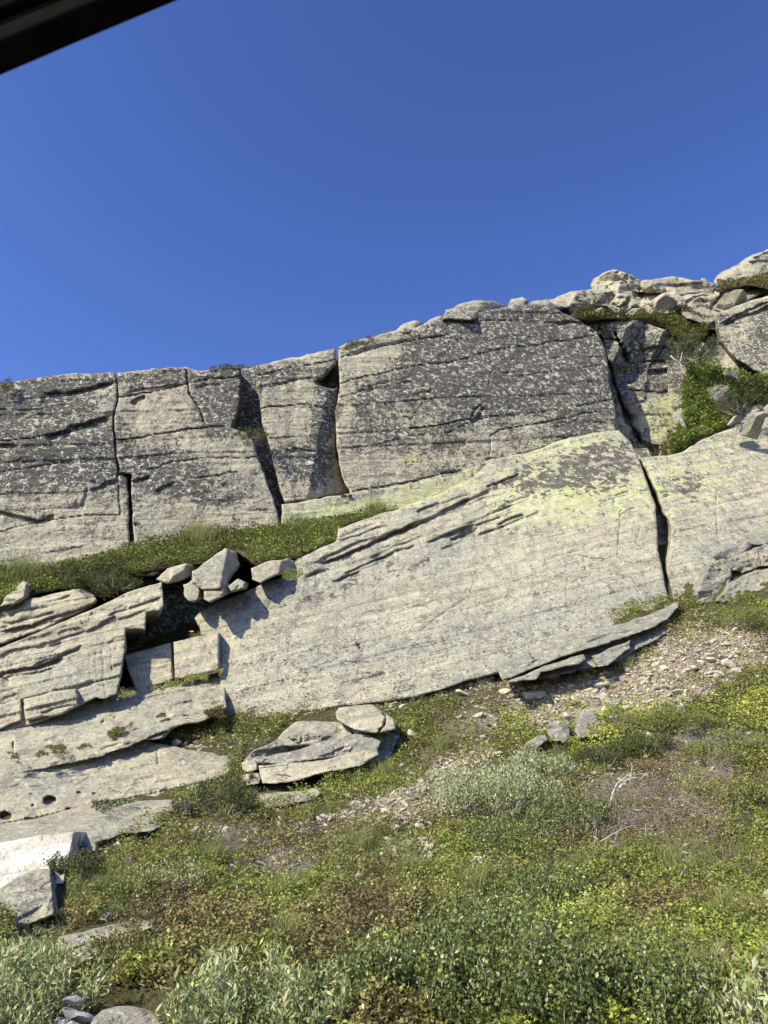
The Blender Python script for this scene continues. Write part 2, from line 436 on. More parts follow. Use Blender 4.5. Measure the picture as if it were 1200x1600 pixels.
# ------------------------------------------------------------------ the rock builder
def rock(name, poly, planes, mat, parent=None, thick=1.5, step=1.7, jit=3.0, rnd=6, rnd_m=.12, bed=9, big=.10, strata=.035,
         strata_t=.45, fine=.018, cracks=(), lips=(), holes=(), facets=None, add=(0, 0, 0, 0), seed=0, origin=None, rug=.45):
    rnd *= .7; rnd_m *= .55; crackm = 0
    poly = rough_line(poly, jit, seed=seed + 1)
    if not isinstance(planes, (list, tuple)): planes = [planes]
    x0, y0 = poly.min(0) - step; x1, y1 = poly.max(0) + step
    nx, ny = int((x1 - x0) / step) + 2, int((y1 - y0) / step) + 2
    gx, gy = np.meshgrid(x0 + step * np.arange(nx), y0 + step * np.arange(ny))
    ins = inside(gx, gy, poly)
    cell = ins[:-1, :-1] | ins[1:, :-1] | ins[:-1, 1:] | ins[1:, 1:]
    use = np.zeros(ins.shape, bool)
    use[:-1, :-1] |= cell; use[1:, :-1] |= cell; use[:-1, 1:] |= cell; use[1:, 1:] |= cell
    idx = -np.ones(ins.shape, int); idx[use] = np.arange(use.sum())
    X, Y = gx[use].astype(float), gy[use].astype(float); I = ins[use]
    dist, qx, qy, _, _ = seg_dist(X, Y, poly, True)
    # points outside are pulled onto the outline
    X = np.where(I, X, qx); Y = np.where(I, Y, qy); dist = np.where(I, dist, 0)
    D = planes[0](X, Y)
    for p in planes[1:]: D = np.maximum(D, p(X, Y))
    W = P(X, Y, D)
    if facets:
        sp_px, amp = facets[0], facets[1]
        an = facets[2] if len(facets) > 2 else 1.8
        rr = np.random.default_rng(seed + 11)
        ks = max(4, int((x1 - x0) * (y1 - y0) / (sp_px * sp_px * an)))
        sx, sy = rr.uniform(x0, x1, ks), rr.uniform(y0, y1, ks)
        off = rr.uniform(-1, 1, ks); tx = rr.uniform(-1, 1, ks); ty = rr.uniform(-1, 1, ks)
        ba = -R(bed); wx = X + 6 * fbm(X * .03, Y * .03, X * 0, 3, 3); wy = Y + 6 * fbm(X * .03, Y * .03, X * 0 + 5, 3, 4)
        from mathutils.geometry import delaunay_2d_cdt
        rx = (wx * math.cos(ba) + wy * math.sin(ba)) / an; ry = -wx * math.sin(ba) + wy * math.cos(ba)
        m_ = sp_px * 2.5
        bx0, bx1, by0, by1 = rx.min() - m_, rx.max() + m_, ry.min() - m_, ry.max() + m_
        ks = max(8, int((bx1 - bx0) * (by1 - by0) / (sp_px * sp_px)))
        pts_ = [Vector((rr.uniform(bx0, bx1), rr.uniform(by0, by1))) for _ in range(ks)] + [Vector(q) for q in ((bx0 - 50, by0 - 50), (bx1 + 50, by0 - 50), (bx1 + 50, by1 + 50), (bx0 - 50, by1 + 50))]
        vo, _, fo_, _, _, _ = delaunay_2d_cdt(pts_, [], [], 0, 1e-5)
        hv = rr.uniform(-1, 1, len(vo)); add_d = np.zeros(X.shape); st_ = rr.uniform(-1, 1, len(fo_)) * .22
        for q_, f_ in enumerate(fo_):
            (ax_, ay_), (bx_, by_), (cx__, cy__) = [tuple(vo[v_]) for v_ in f_]
            det = (by_ - cy__) * (ax_ - cx__) + (cx__ - bx_) * (ay_ - cy__)
            if abs(det) < 1e-6: continue
            sel_ = (rx >= min(ax_, bx_, cx__)) & (rx <= max(ax_, bx_, cx__)) & (ry >= min(ay_, by_, cy__)) & (ry <= max(ay_, by_, cy__))
            if not sel_.any(): continue
            l1 = ((by_ - cy__) * (rx[sel_] - cx__) + (cx__ - bx_) * (ry[sel_] - cy__)) / det
            l2 = ((cy__ - ay_) * (rx[sel_] - cx__) + (ax_ - cx__) * (ry[sel_] - cy__)) / det
            l3 = 1 - l1 - l2; ok_ = (l1 >= 0) & (l2 >= 0) & (l3 >= 0)
            ii_ = np.nonzero(sel_)[0][ok_]
            add_d[ii_] = amp * (l1[ok_] * hv[f_[0]] + l2[ok_] * hv[f_[1]] + l3[ok_] * hv[f_[2]] + st_[q_])
        D = D + add_d
    a = R(bed)
    along = W[:, 0] * math.cos(a) + W[:, 2] * math.sin(a)
    across = -W[:, 0] * math.sin(a) + W[:, 2] * math.cos(a)
    D = D + big * fbm(W[:, 0] * .55, W[:, 1] * .55, W[:, 2] * .55, 3, seed)
    # layers: each bed sits a little further out or in than the next
    bc = across / strata_t + .45 * fbm(along * .22, across * .5, along * 0, 3, 41) + 100
    L0 = np.floor(bc); fr = bc - L0
    lay = lambda k: hsh(k, k * 0 + 3, k * 0, 9) * 2 - 1
    act = sstep(.05, .45, fbm(along * .35, L0 * 3.1, across * 0, 2, 77))     # a joint comes and goes along its length
    D = D + strata * (lay(L0) * (1 - sstep(.96, 1.0, fr)) + lay(L0 + 1) * sstep(.96, 1.0, fr))
    D = D + strata * .55 * act * np.exp(-((np.minimum(fr, 1 - fr)) * strata_t / .03) ** 2)
    # fine lamination and roughness
    D = D + fine * .9 * fbm(along * 1.4, W[:, 1] * 1.2, across * 13, 3, 21, .6) + fine * 1.3 * fbm(W[:, 0] * 7, W[:, 1] * 7, W[:, 2] * 7, 4, 31, .65)
    D = D - fine * 1.6 * rug * sstep(.25, .9, fbm(along * 1.1, W[:, 1], across * 3.2, 4, 35, .55, True))
    chip = fbm(along * 2.6, W[:, 1] * 2, across * 5.2, 3, 37)
    D = D + fine * 1.8 * rug * sstep(.22, .30, chip)
    wx = X + 2.0 * fbm(X * .05, Y * .05, X * 0, 3, 61); wy = Y + 2.0 * fbm(X * .05, Y * .05, X * 0 + 9, 3, 62)
    for c in cracks:
        line, w, dep = c[0], c[1], c[2]
        d, _, _, t, _ = seg_dist(wx, wy, rough_line(line, 2.0, 5, False, seed=seed + len(line)))
        fade_ = sstep(0, .1, t) * sstep(1, .9, t) * .5 + .5
        ww = w * fade_ * (.6 + .55 * vnoise(t * 14 + seed, t * 0, t * 0, 5))
        g_ = np.exp(-(d / np.maximum(ww * 1.1, .75)) ** 2.0); D = D + dep * .9 * g_; crackm = np.maximum(crackm, g_)
    for c in lips:
        line, dep, fade = c[0], c[1], c[2]
        line = np.asarray(line, float)
        if line[-1][0] < line[0][0]: line = line[::-1]
        line = rough_line(line, 3.0, 6, False, seed=seed + len(line))
        d, _, _, t, side = seg_dist(wx, wy, line)
        ends = sstep(0, .12, t) * sstep(1, .88, t)
        D = D + dep * .85 * ends * np.where(side > 0, np.exp(-d / fade), 0) * sstep(0, 2.2, d)
    for (hx, hy, hrx, hry, hd) in holes:
        e = ((wx - hx) / hrx) ** 2 + ((wy - hy) / hry) ** 2
        D = D + hd * sstep(1.15, .75, e)
    if rnd:
        rr_ = rnd * (.6 + .8 * (fbm(X * .02, Y * .02, X * 0 + seed, 2, 71) * .5 + .5))
        t = np.clip(dist / rr_, 0, 1)
        D = D + rnd_m * (1 - np.sqrt(np.clip(1 - (1 - t) ** 2, 0, 1)))
    V = P(X, Y, D)
    ci, cj = np.nonzero(cell)
    f = np.stack([idx[ci, cj], idx[ci + 1, cj], idx[ci + 1, cj + 1], idx[ci, cj + 1]], 1)
    # back: the outline carried into the hill
    e = np.concatenate([f[:, [0, 1]], f[:, [1, 2]], f[:, [2, 3]], f[:, [3, 0]]])
    key = np.sort(e, 1); n = len(V)
    code = key[:, 0] * n + key[:, 1]
    u, inv, cnt = np.unique(code, return_inverse=True, return_counts=True)
    be = e[cnt[inv] == 1]
    bv = np.unique(be); mp = -np.ones(n, int); mp[bv] = n + np.arange(len(bv))
    cen = V[bv].mean(0)
    bk = cen - np.array([0, 0, CZ]); bk[0] *= .5; bk /= bk[1]
    n1 = V[bv] + bk * thick * .5; n1 = n1 + .03 * np.stack([fbm(n1[:, 0] * 3, n1[:, 1] * 3, n1[:, 2] * 3, 2, q) for q in (1, 2, 3)], 1)
    n1 = n1 + (cen - V[bv]) * np.array([.04, 0, .04]); n2 = V[bv] + bk * thick + (cen - V[bv]) * np.array([.12, 0, .12])
    mp2 = mp + len(bv)
    q1 = np.stack([be[:, 1], be[:, 0], mp[be[:, 0]], mp[be[:, 1]]], 1)
    q2 = np.stack([mp[be[:, 1]], mp[be[:, 0]], mp2[be[:, 0]], mp2[be[:, 1]]], 1)
    c_i = n + 2 * len(bv)
    tri = np.stack([mp2[be[:, 1]], mp2[be[:, 0]], np.full(len(be), c_i)], 1)
    V2 = np.concatenate([V, n1, n2, (n2.mean(0))[None]])
    pa = rock_paint(X, Y, add)
    pa[:, 0] = np.clip(pa[:, 0] + .55 * crackm, 0, 1)
    pa2 = np.concatenate([pa, pa[bv], pa[bv], pa[:1]])
    if origin is None and parent is None:
        k = np.argmax(Y); origin = (V[:, 0].mean(), V[k, 1] + .1, V[:, 2].min())
    o = mesh_obj(name, V2, [np.concatenate([f, q1, q2]), tri], mat, parent, pa2, True, origin)
    return o

# ------------------------------------------------------------------ the slope of the ground
GC = [(-300, 1600, 4.8), (0, 1600, 4.6), (600, 1600, 4.4), (1250, 1600, 4.1), (1600, 1600, 4.0), (0, 1450, 6.1), (300, 1450, 6.2), (600, 1450, 6.2), (900, 1450, 6.0), (1250, 1450, 5.7),
      (0, 1340, 7.9), (200, 1320, 8.3), (400, 1300, 8.8), (600, 1300, 8.8), (900, 1300, 8.4), (1250, 1300, 8.0), (-300, 1330, 8.0), (1600, 1300, 7.8),
      (300, 1270, 9.4), (450, 1262, 9.9), (650, 1200, 10.7), (900, 1160, 11.0), (1250, 1150, 10.4), (400, 1135, 12.2), (500, 1110, 12.6), (650, 1075, 13.2),
      (800, 1050, 13.3), (940, 1000, 13.5), (1050, 950, 13.9), (1250, 925, 13.4), (1600, 900, 13.6), (-300, 1250, 10), (-300, 1000, 14.5), (100, 1120, 12.9), (0, 1300, 9.0), (250, 1200, 11.3),
      (200, 1000, 15.5), (500, 900, 17.5), (900, 800, 20.0), (1200, 820, 19.0)]
gp = np.array([P(*g) for g in GC])
cx = gp[:, :2].copy()
extra = np.array([[-3, 1.6, .15], [0, 1.6, .15], [4, 1.6, .2], [-8, 1.6, .1], [9, 1.6, .2]])
gp = np.concatenate([gp, extra]); cx = gp[:, :2]
def tps(r2): return .5 * r2 * np.log(r2 + 1e-9)
K = tps(((cx[:, None] - cx[None]) ** 2).sum(-1)) + np.eye(len(cx)) * .02
Pm = np.concatenate([np.ones((len(cx), 1)), cx], 1)
A_ = np.block([[K, Pm], [Pm.T, np.zeros((3, 3))]])
wts = np.linalg.solve(A_, np.concatenate([gp[:, 2], [0, 0, 0]]))
def G(x, y, rough=True):
    x = np.asarray(x, float); y = np.asarray(y, float)
    xc = np.clip(x, -9, 12); yc = np.clip(y, 1.6, 17)
    z = wts[-3] + wts[-2] * xc + wts[-1] * yc
    for k in range(len(cx)):
        z = z + wts[k] * tps((xc - cx[k, 0]) ** 2 + (yc - cx[k, 1]) ** 2)
    near = np.exp(-np.clip(y - 17, 0, None) * .5)
    z = z + np.clip(y - 17, 0, 8) * .3
    z = np.where(y < 1.6, .13 - .13 * sstep(1.6, 1.0, y), z)
    if rough:
        amp = sstep(1.2, 3.5, y)
        z = z + amp * (.13 * fbm(x * .9, y * .9, x * 0, 3, 101) + .08 * fbm(x * 3.1, y * 3.1, x * 0, 3, 102))
    return z

# depth of the bare slope at every pixel, on a coarse lattice
LX = np.arange(-460, 1662, 10.0); LY = np.arange(880, 1762, 10.0)
lx, ly = np.meshgrid(LX, LY)
lo = np.full(lx.shape, 2.5); hi = np.full(lx.shape, 22.0)
Ds = np.linspace(2.6, 20, 90); hit = np.zeros(lx.shape, bool); prev = np.full(lx.shape, 2.5); LD = np.full(lx.shape, 20.0)
for d in Ds:
    w = P(lx, ly, np.full(lx.shape, d)); below = w[..., 2] < G(w[..., 0], w[..., 1], False)
    new = below & ~hit
    lo = np.where(new, prev, lo); hi = np.where(new, d, hi); hit |= below
    prev = np.full(lx.shape, d)
for _ in range(8):
    m = .5 * (lo + hi); w = P(lx, ly, m); below = w[..., 2] < G(w[..., 0], w[..., 1], False)
    hi = np.where(below, m, hi); lo = np.where(below, lo, m)
LD = .5 * (lo + hi)
def ground_D(px, py):
    fx = np.clip((px - LX[0]) / 10, 0, len(LX) - 1.001); fy = np.clip((py - LY[0]) / 10, 0, len(LY) - 1.001)
    i, j = fx.astype(int), fy.astype(int); a, b = fx - i, fy - j
    return (LD[j, i] * (1 - a) + LD[j, i + 1] * a) * (1 - b) + (LD[j + 1, i] * (1 - a) + LD[j + 1, i + 1] * a) * b
def ground_P(px, py):
    px = np.atleast_1d(np.asarray(px, float)); py = np.atleast_1d(np.asarray(py, float))
    w = P(px, py, ground_D(px, py)); w[:, 2] = G(w[:, 0], w[:, 1])
    return w

# what grows where on the slope: maps in the picture, looked up for each ground point
def blobs(lst, px, py, base=0.0):
    o = np.full(np.shape(px), base, float)
    for x, y, rx, ry, rot, v in lst:
        a = R(rot); dx, dy = px - x, py - y
        e = ((dx * math.cos(a) + dy * math.sin(a)) / rx) ** 2 + ((-dx * math.sin(a) + dy * math.cos(a)) / ry) ** 2
        o = o + v * np.exp(-e ** 1.4)
    return o
GRAVEL = [(700, 1212, 85, 28, -38, .85), (620, 1262, 80, 22, -10, .5), (1000, 1055, 130, 50, -18, .95), (900, 1100, 85, 40, -15, .75), (1130, 1015, 85, 45, 10, .95), (600, 1085, 150, 10, -8, .5), (780, 1062, 60, 12, -10, .5),
          (640, 1330, 45, 25, 0, .4), (450, 1345, 60, 20, 0, .3), (520, 1430, 40, 15, 0, .4), (340, 1300, 40, 15, 0, .35), (330, 1165, 60, 12, -10, .5), (1050, 1095, 70, 20, -20, .6), (760, 1120, 60, 20, -30, .3)]
SOIL = [(600, 1090, 190, 22, -8, 1.0), (560, 1275, 120, 25, -8, .7), (640, 1300, 50, 40, 0, .4), (790, 1085, 90, 22, -8, .7), (960, 1210, 60, 35, 0, .4), (420, 1170, 60, 20, 0, .6)]
DRY = [(1080, 1200, 70, 70, -30, 1.0), (980, 1270, 80, 50, 0, .9), (1100, 1280, 60, 40, 0, .6), (340, 1300, 90, 30, -5, .6), (440, 1350, 90, 30, 0, .7), (1010, 1470, 50, 40, 0, .7), (720, 1130, 60, 25, 0, .6), (900, 1330, 90, 25, 0, .4),
       (300, 1410, 90, 20, 0, .4), (640, 1180, 60, 20, 0, .5), (1130, 1140, 60, 20, 0, .5), (560, 1500, 50, 30, 0, .4), (1120, 1340, 80, 30, 0, .5), (250, 1490, 80, 30, 0, .35)]
def veg_maps(px, py):
    n = fbm(px * .012, py * .020, px * 0, 4, 201)
    grav = blobs(GRAVEL, px, py) * (1 + .9 * fbm(px * .03, py * .05, px * 0 + 8, 3, 207)) + .2 * n
    soil = blobs(SOIL, px, py) + .2 * n
    dry = blobs(DRY, px, py, .12) + .45 * fbm(px * .016, py * .026, px * 0 + 3, 4, 203)
    green = np.clip(1.0 - .95 * np.clip(grav, 0, 1) - .9 * np.clip(soil, 0, 1) - .75 * np.clip(dry, 0, 1) + .1 * n, 0, 1)
    return green, np.clip(grav, 0, 1), np.clip(soil, 0, 1), np.clip(dry, 0, 1)

# cliff line and height of the hill behind
def hill_add(x, y, z):
    yc = 16.4 + .28 * np.clip(x + 7, 0, 18)
    top = 10.0 + .42 * np.clip(x + 7.5, 0, 19) + .04 * np.clip(y - yc, 0, 60) + .6 * fbm(x * .1, y * .1, x * 0, 3, 9)
    k = sstep(0.0, 1.0, y - yc - 2.0)
    side = sstep(60, 20, np.abs(x))
    return z * (1 - k) + (z + (top - z) * side) * k
def axis(lo, hi, step, far):
    a = [lo]; s = step
    while a[-1] > -far: s *= 1.35; a.append(a[-1] - s)
    b = [hi]; s = step
    while b[-1] < far: s *= 1.35; b.append(b[-1] + s)
    return np.array(sorted(a[1:]) + list(np.arange(lo, hi + 1e-6, step)) + b[1:])
gx_ = axis(-7, 8, .06, 900); gy_ = axis(2.4, 16, .06, 900)
mx_, my_ = np.meshgrid(gx_, gy_)
mz_ = hill_add(mx_, my_, G(mx_, my_))
far = np.clip(np.hypot(mx_, my_) - 60, 0, None)
mz_ = mz_ - far * .03
V = np.stack([mx_, my_, mz_], -1).reshape(-1, 3)
nyy, nxx = mx_.shape
ii = np.arange(nyy * nxx).reshape(nyy, nxx)
Fq = np.stack([ii[:-1, :-1], ii[:-1, 1:], ii[1:, 1:], ii[1:, :-1]], -1).reshape(-1, 4)
qx_, qy_ = to_px(np.where((V[:, 1:2] > 1.5), V, np.array([[0, 5, 1.]])))
gm, gg, gs, gd = veg_maps(qx_, qy_)
road = sstep(1.5, 1.3, V[:, 1])
gpaint = np.stack([gm, np.maximum(gg, 0), gd], 1)
ground = mesh_obj('ground', V, Fq, M_ground, None, gpaint)
tag(ground, 'grassy rising slope of soil, moss and litter below the rock slabs', 'ground', kind='structure')
# asphalt road the car stands on
rv = []
for yy, zz in ((1.35, .09), (1.0, .14), (-6.0, .17), (-6.4, .02)):
    for xx in np.linspace(-80, 80, 9): rv.append((xx, yy, zz))
rf = [[r * 9 + c, r * 9 + c + 1, (r + 1) * 9 + c + 1, (r + 1) * 9 + c] for r in range(3) for c in range(8)]
tag(mesh_obj('road', rv, np.array(rf), simple_material('asphalt', (.045, .045, .047), (.065, .063, .06), 60, .9, .4, .004)), 'grey asphalt road below the camera at the foot of the slope', 'road', kind='structure')

# ================================================================== BEDROCK
def gplane(x, yb, yt, dback=.5, fwd=.15, tilt=0.0):
    d = float(ground_D(x, yb)) - fwd
    return plane((x - 40, yb, d - tilt), (x + 40, yb, d + tilt), (x, yt, d + dback))
CL = plane((0, 880, 15.1), (0, 600, 15.9), (530, 780, 17.2), (950, 650, 19.0))
def off(f, d): return lambda px, py: f(px, py) + d
cliff = empty('cliff', P(400, 860, 17.0))
tag(cliff, 'long lichen-spotted vertical cliff of grey blocks under the skyline', 'cliff', kind='structure')

def part(parent, *a, **k):
    o = rock(*a, parent=parent, **k)
    # keep world placement under an empty that is not at the origin
    o.matrix_parent_inverse = parent.matrix_world.inverted() if False else o.matrix_parent_inverse
    loc = parent.location
    o.location = (-loc[0], -loc[1], -loc[2])
    return o
bpy.context.view_layer.update()

# left block
part(cliff, 'rock_block', [(-260, 625), (-100, 612), (0, 600), (60, 590), (120, 583), (180, 582), (182.5, 600), (182.5, 620), (176, 660), (178, 690), (184, 742), (199, 746), (202, 800), (203, 880), (100, 910), (0, 925), (-260, 960)],
     off(CL, .02), M_cliff, thick=3.5, rnd=5, rnd_m=.12, seed=1,
     cracks=[([(183, 742), (186, 775), (187, 805)], 1.3, .10), ([(-100, 728), (0, 690), (60, 683), (120, 672), (174, 655)], 1.2, .07), ([(0, 738), (60, 728), (120, 718), (178, 718)], 1.0, .05),
             ([(-100, 640), (0, 641), (60, 640), (100, 632)], 1.0, .05), ([(0, 830), (60, 815), (120, 806), (186, 805)], 1.0, .05), ([(0, 880), (80, 862), (150, 850)], .9, .04)],
     lips=[([(64, 613), (110, 611), (150, 602), (179, 596)], .22, 9), ([(68, 680), (100, 672), (110, 664), (150, 655), (173, 648)], .30, 10), ([(-40, 800), (0, 798), (40, 808), (60, 812), (90, 803)], .22, 9), ([(-80, 700), (-20, 694), (30, 692)], .15, 8),
           ([(140, 765), (165, 752), (184, 746)], .15, 7), ([(120, 780), (124, 790), (135, 760)], .1, 6)])
# second block
part(cliff, 'rock_block', [(184, 582), (240, 575), (290, 573), (310, 579), (322, 577), (352, 574), (376, 573), (376, 600), (372, 640), (362, 668), (385, 676), (396, 690), (410, 735), (424, 772), (434, 805), (438, 850), (330, 870), (210, 885), (208, 800), (206, 742), (187, 738), (181, 690), (179, 660), (185, 620), (184, 600)],
     off(CL, -.03), M_cliff, thick=3.0, rnd=4, rnd_m=.10, seed=2,
     cracks=[([(177, 688), (240, 680), (300, 670), (355, 665)], 1.5, .10), ([(186, 620), (240, 612), (290, 600), (335, 592), (376, 588)], 1.1, .08), ([(230, 735), (270, 722), (330, 715), (400, 715)], 1.3, .07), ([(300, 748), (340, 742), (372, 738)], 1.1, .07),
             ([(291, 580), (296, 615), (312, 640), (321, 663)], 1.8, .14), ([(184, 745), (196, 748), (202, 760)], 1.0, .06)],
     lips=[([(203, 630), (212, 622), (228, 616)], .22, 7), ([(206, 750), (220, 747), (234, 742)], .20, 6), ([(240, 766), (258, 756), (275, 751)], .12, 7), ([(300, 604), (322, 600), (348, 600)], .10, 8), ([(193, 612), (240, 604), (290, 598)], .10, 10)])
# dark recess behind the wedge, its shade painted into the colour
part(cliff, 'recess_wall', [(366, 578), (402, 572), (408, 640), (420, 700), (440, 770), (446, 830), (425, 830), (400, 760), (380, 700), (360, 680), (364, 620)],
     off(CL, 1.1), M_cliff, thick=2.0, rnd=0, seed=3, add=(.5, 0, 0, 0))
part(cliff, 'recess_wall', [(196, 740), (214, 740), (214, 880), (198, 880)], off(CL, .9), M_cliff, thick=2.0, rnd=0, seed=4, add=(.5, 0, 0, 0))  # slot wall darkened too, as painted shade
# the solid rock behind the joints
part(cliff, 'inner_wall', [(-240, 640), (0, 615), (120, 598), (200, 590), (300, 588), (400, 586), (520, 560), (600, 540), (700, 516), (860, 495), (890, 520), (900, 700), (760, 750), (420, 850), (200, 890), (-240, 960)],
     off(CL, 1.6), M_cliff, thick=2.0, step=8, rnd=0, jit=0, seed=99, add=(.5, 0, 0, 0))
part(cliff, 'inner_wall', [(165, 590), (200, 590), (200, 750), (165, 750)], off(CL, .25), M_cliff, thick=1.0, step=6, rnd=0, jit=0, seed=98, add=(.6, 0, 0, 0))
# pillar
part(cliff, 'rock_pillar', [(398, 572), (420, 568), (440, 562), (480, 553), (524, 545), (525, 571), (505, 590), (496, 598), (512, 606), (528, 606), (526, 640), (524, 700), (532, 745), (541, 766), (541, 772), (500, 778), (445, 786), (441, 776), (430, 735), (422, 700), (409, 660), (404, 620), (400, 600)],
     [off(CL, .0), plane((470, 560, 16.95), (470, 780, 16.75), (560, 650, 18.3))], M_cliff, thick=2.6, rnd=8, rnd_m=.25, seed=5,
     cracks=[([(400, 588), (450, 575), (524, 562)], 1.0, .06), ([(400, 640), (450, 633), (480, 633), (524, 640)], .9, .05), ([(415, 704), (470, 702), (524, 708)], .9, .06), ([(420, 606), (450, 596), (490, 590)], .9, .05)],
     lips=[([(492, 596), (510, 590), (524, 586)], .3, 9), ([(402, 602), (440, 596), (470, 592)], .06, 14), ([(440, 712), (490, 712), (520, 716)], .05, 12)])
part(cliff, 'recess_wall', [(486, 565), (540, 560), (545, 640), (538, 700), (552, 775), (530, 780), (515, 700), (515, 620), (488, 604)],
     off(CL, .9), M_cliff, thick=2.0, rnd=0, seed=6, add=(.5, 0, 0, 0))  # notch shade painted into the wall colour
# long wall
part(cliff, 'rock_block', [(528, 543), (560, 531), (600, 521), (650, 512), (690, 500), (740, 490), (800, 477), (850, 476), (882, 490), (905, 500), (935, 520), (946, 545), (951, 575), (961, 640), (963, 676), (940, 720), (760, 760), (700, 765), (620, 782), (548, 782), (546, 766), (534, 745), (526, 700), (524, 640), (531, 606), (529, 575)],
     off(CL, -.05), M_cliff, thick=3.2, rnd=5, rnd_m=.11, seed=7, 
     cracks=[([(532, 560), (600, 541), (640, 533), (700, 524)], 1.2, .08), ([(532, 600), (570, 588), (640, 573), (700, 566), (770, 548), (860, 535), (940, 525)], 1.1, .07), ([(560, 612), (600, 605), (640, 597)], 1.0, .06),
             ([(640, 670), (690, 664), (735, 655), (742, 640), (752, 632)], 1.7, .12), ([(580, 695), (640, 682), (700, 676), (740, 660)], 1.0, .05), ([(765, 712), (766, 680), (780, 672), (850, 660), (940, 642)], 1.3, .08),
             ([(740, 655), (800, 648), (880, 640), (955, 625)], 1.0, .06), ([(640, 655), (652, 640), (660, 632)], 1.0, .06), ([(533, 620), (560, 614), (590, 612)], .8, .04), ([(550, 768), (600, 760), (660, 748), (720, 735)], 1.5, .10),
             ([(700, 505), (790, 500), (880, 505)], .9, .05), ([(800, 590), (870, 580), (950, 570)], .8, .04)],
     lips=[([(755, 716), (800, 712), (850, 700), (889, 681)], .45, 9), ([(733, 656), (745, 650), (752, 634)], .20, 8), ([(540, 553), (580, 541), (640, 528)], .10, 8), ([(640, 620), (660, 610), (690, 605)], .05, 10),
           ([(860, 505), (900, 500), (935, 520)], .2, 8), ([(560, 604), (600, 596), (650, 588)], .05, 8)])
# yellow base course
part(cliff, 'base_course', [(440, 788), (500, 780), (545, 771), (600, 764), (660, 752), (722, 738), (770, 716), (800, 722), (780, 800), (640, 840), (440, 860)],
     off(CL, -.12), M_cliff, thick=2.0, rnd=4, rnd_m=.06, seed=8, big=.05, add=(-.1, .1, 0, 0))
# gully wall right of the corner
part(cliff, 'gully_wall', [(905, 498), (940, 497), (975, 499), (1010, 503), (1040, 515), (1062, 540), (1064, 590), (1070, 640), (1072, 700), (1050, 730), (960, 730), (930, 660), (925, 560)],
     [plane((930, 500, 20.5), (950, 700, 20.5), (1060, 600, 21.0))], M_cliff, thick=3.0, rnd=6, rnd_m=.25, seed=9, big=.25,
     cracks=[([(960, 519), (972, 545), (980, 565)], 5, .5), ([(985, 568), (1020, 563), (1050, 566)], 2.5, .2), ([(985, 610), (1030, 614), (1062, 610)], 2.2, .15), ([(938, 524), (950, 560), (958, 590), (975, 640), (1000, 690)], 5, .5)],
     lips=[([(990, 545), (1030, 540), (1060, 545)], .15, 10), ([(985, 580), (1062, 576)], .12, 8)], facets=(38, .35, 1.2))
part(cliff, 'gully_ledge', [(1040, 530), (1075, 520), (1120, 500), (1210, 480), (1290, 540), (1290, 700), (1140, 680), (1060, 730), (1050, 640)],
     [plane((1060, 560, 21.2), (1060, 700, 19.2), (1200, 620, 20.4))], M_cliff, thick=3.0, rnd=0, seed=10, big=.35, facets=(30, .35, 1.2), add=(.1, .1, 0, .2))
part(cliff, 'rock_block', [(1118, 492), (1150, 478), (1200, 462), (1320, 430), (1340, 620), (1220, 596), (1180, 580), (1150, 560), (1128, 535)],
     [plane((1118, 500, 21.0), (1200, 590, 20.2), (1300, 480, 20.9))], M_cliff, thick=3.0, rnd=3, rnd_m=.15, seed=11, big=.15, add=(.1, 0, .2, 0),
     cracks=[([(1125, 506), (1160, 490), (1200, 472)], 2.2, .15)], lips=[([(1125, 508), (1160, 492), (1220, 470)], .25, 10)], fine=.03)

# pale broken outcrop along the skyline to the right
outcrop = empty('skyline_outcrop', P(1000, 480, 21.5))
tag(outcrop, 'jumbled pale broken rock on the skyline above the right gully', 'outcrop', kind='structure')
UP = plane((850, 480, 20.6), (1000, 500, 21.0), (1000, 430, 22.6), (1200, 400, 23.5))
def outc(poly, dz, seed, **k):
    kk = dict(thick=2.0, rnd=2.5, rnd_m=.15, big=.12, fine=.03, rug=1, facets=(17, .5, 1.7), bed=14, add=(.0, .1, .25, 0), strata=.05, jit=5)
    kk.update(k)
    return part(outcrop, 'rock_block', poly, off(UP, dz), M_ledge, seed=seed, **kk)
outc([(835, 476), (872, 462), (926, 452), (1000, 448), (1120, 450), (1150, 445), (1260, 430), (1260, 520), (1110, 515), (1000, 520), (905, 512), (860, 492)], .8, 21, facets=(22, .6, 1.6))
outc([(931, 455), (936, 432), (958, 421), (982, 428), (1000, 437), (1006, 456), (965, 462)], .6, 22)
outc([(840, 474), (890, 456), (942, 452), (985, 462), (1002, 474), (962, 492), (905, 497), (862, 488)], .45, 23)
outc([(1012, 474), (1040, 457), (1062, 460), (1074, 476), (1050, 490), (1016, 494)], -.05, 25, facets=(26, .25, 1.2))
outc([(1004, 440), (1048, 432), (1078, 437), (1116, 443), (1114, 470), (1076, 476), (1046, 456), (1010, 458)], .6, 26)
outc([(1062, 482), (1098, 462), (1160, 447), (1200, 452), (1130, 492), (1108, 508), (1080, 500)], .1, 27)
outc([(1118, 445), (1135, 428), (1160, 416), (1185, 398), (1260, 364), (1330, 350), (1330, 440), (1200, 450), (1130, 458)], .6, 28, facets=(30, .4, 1.5))

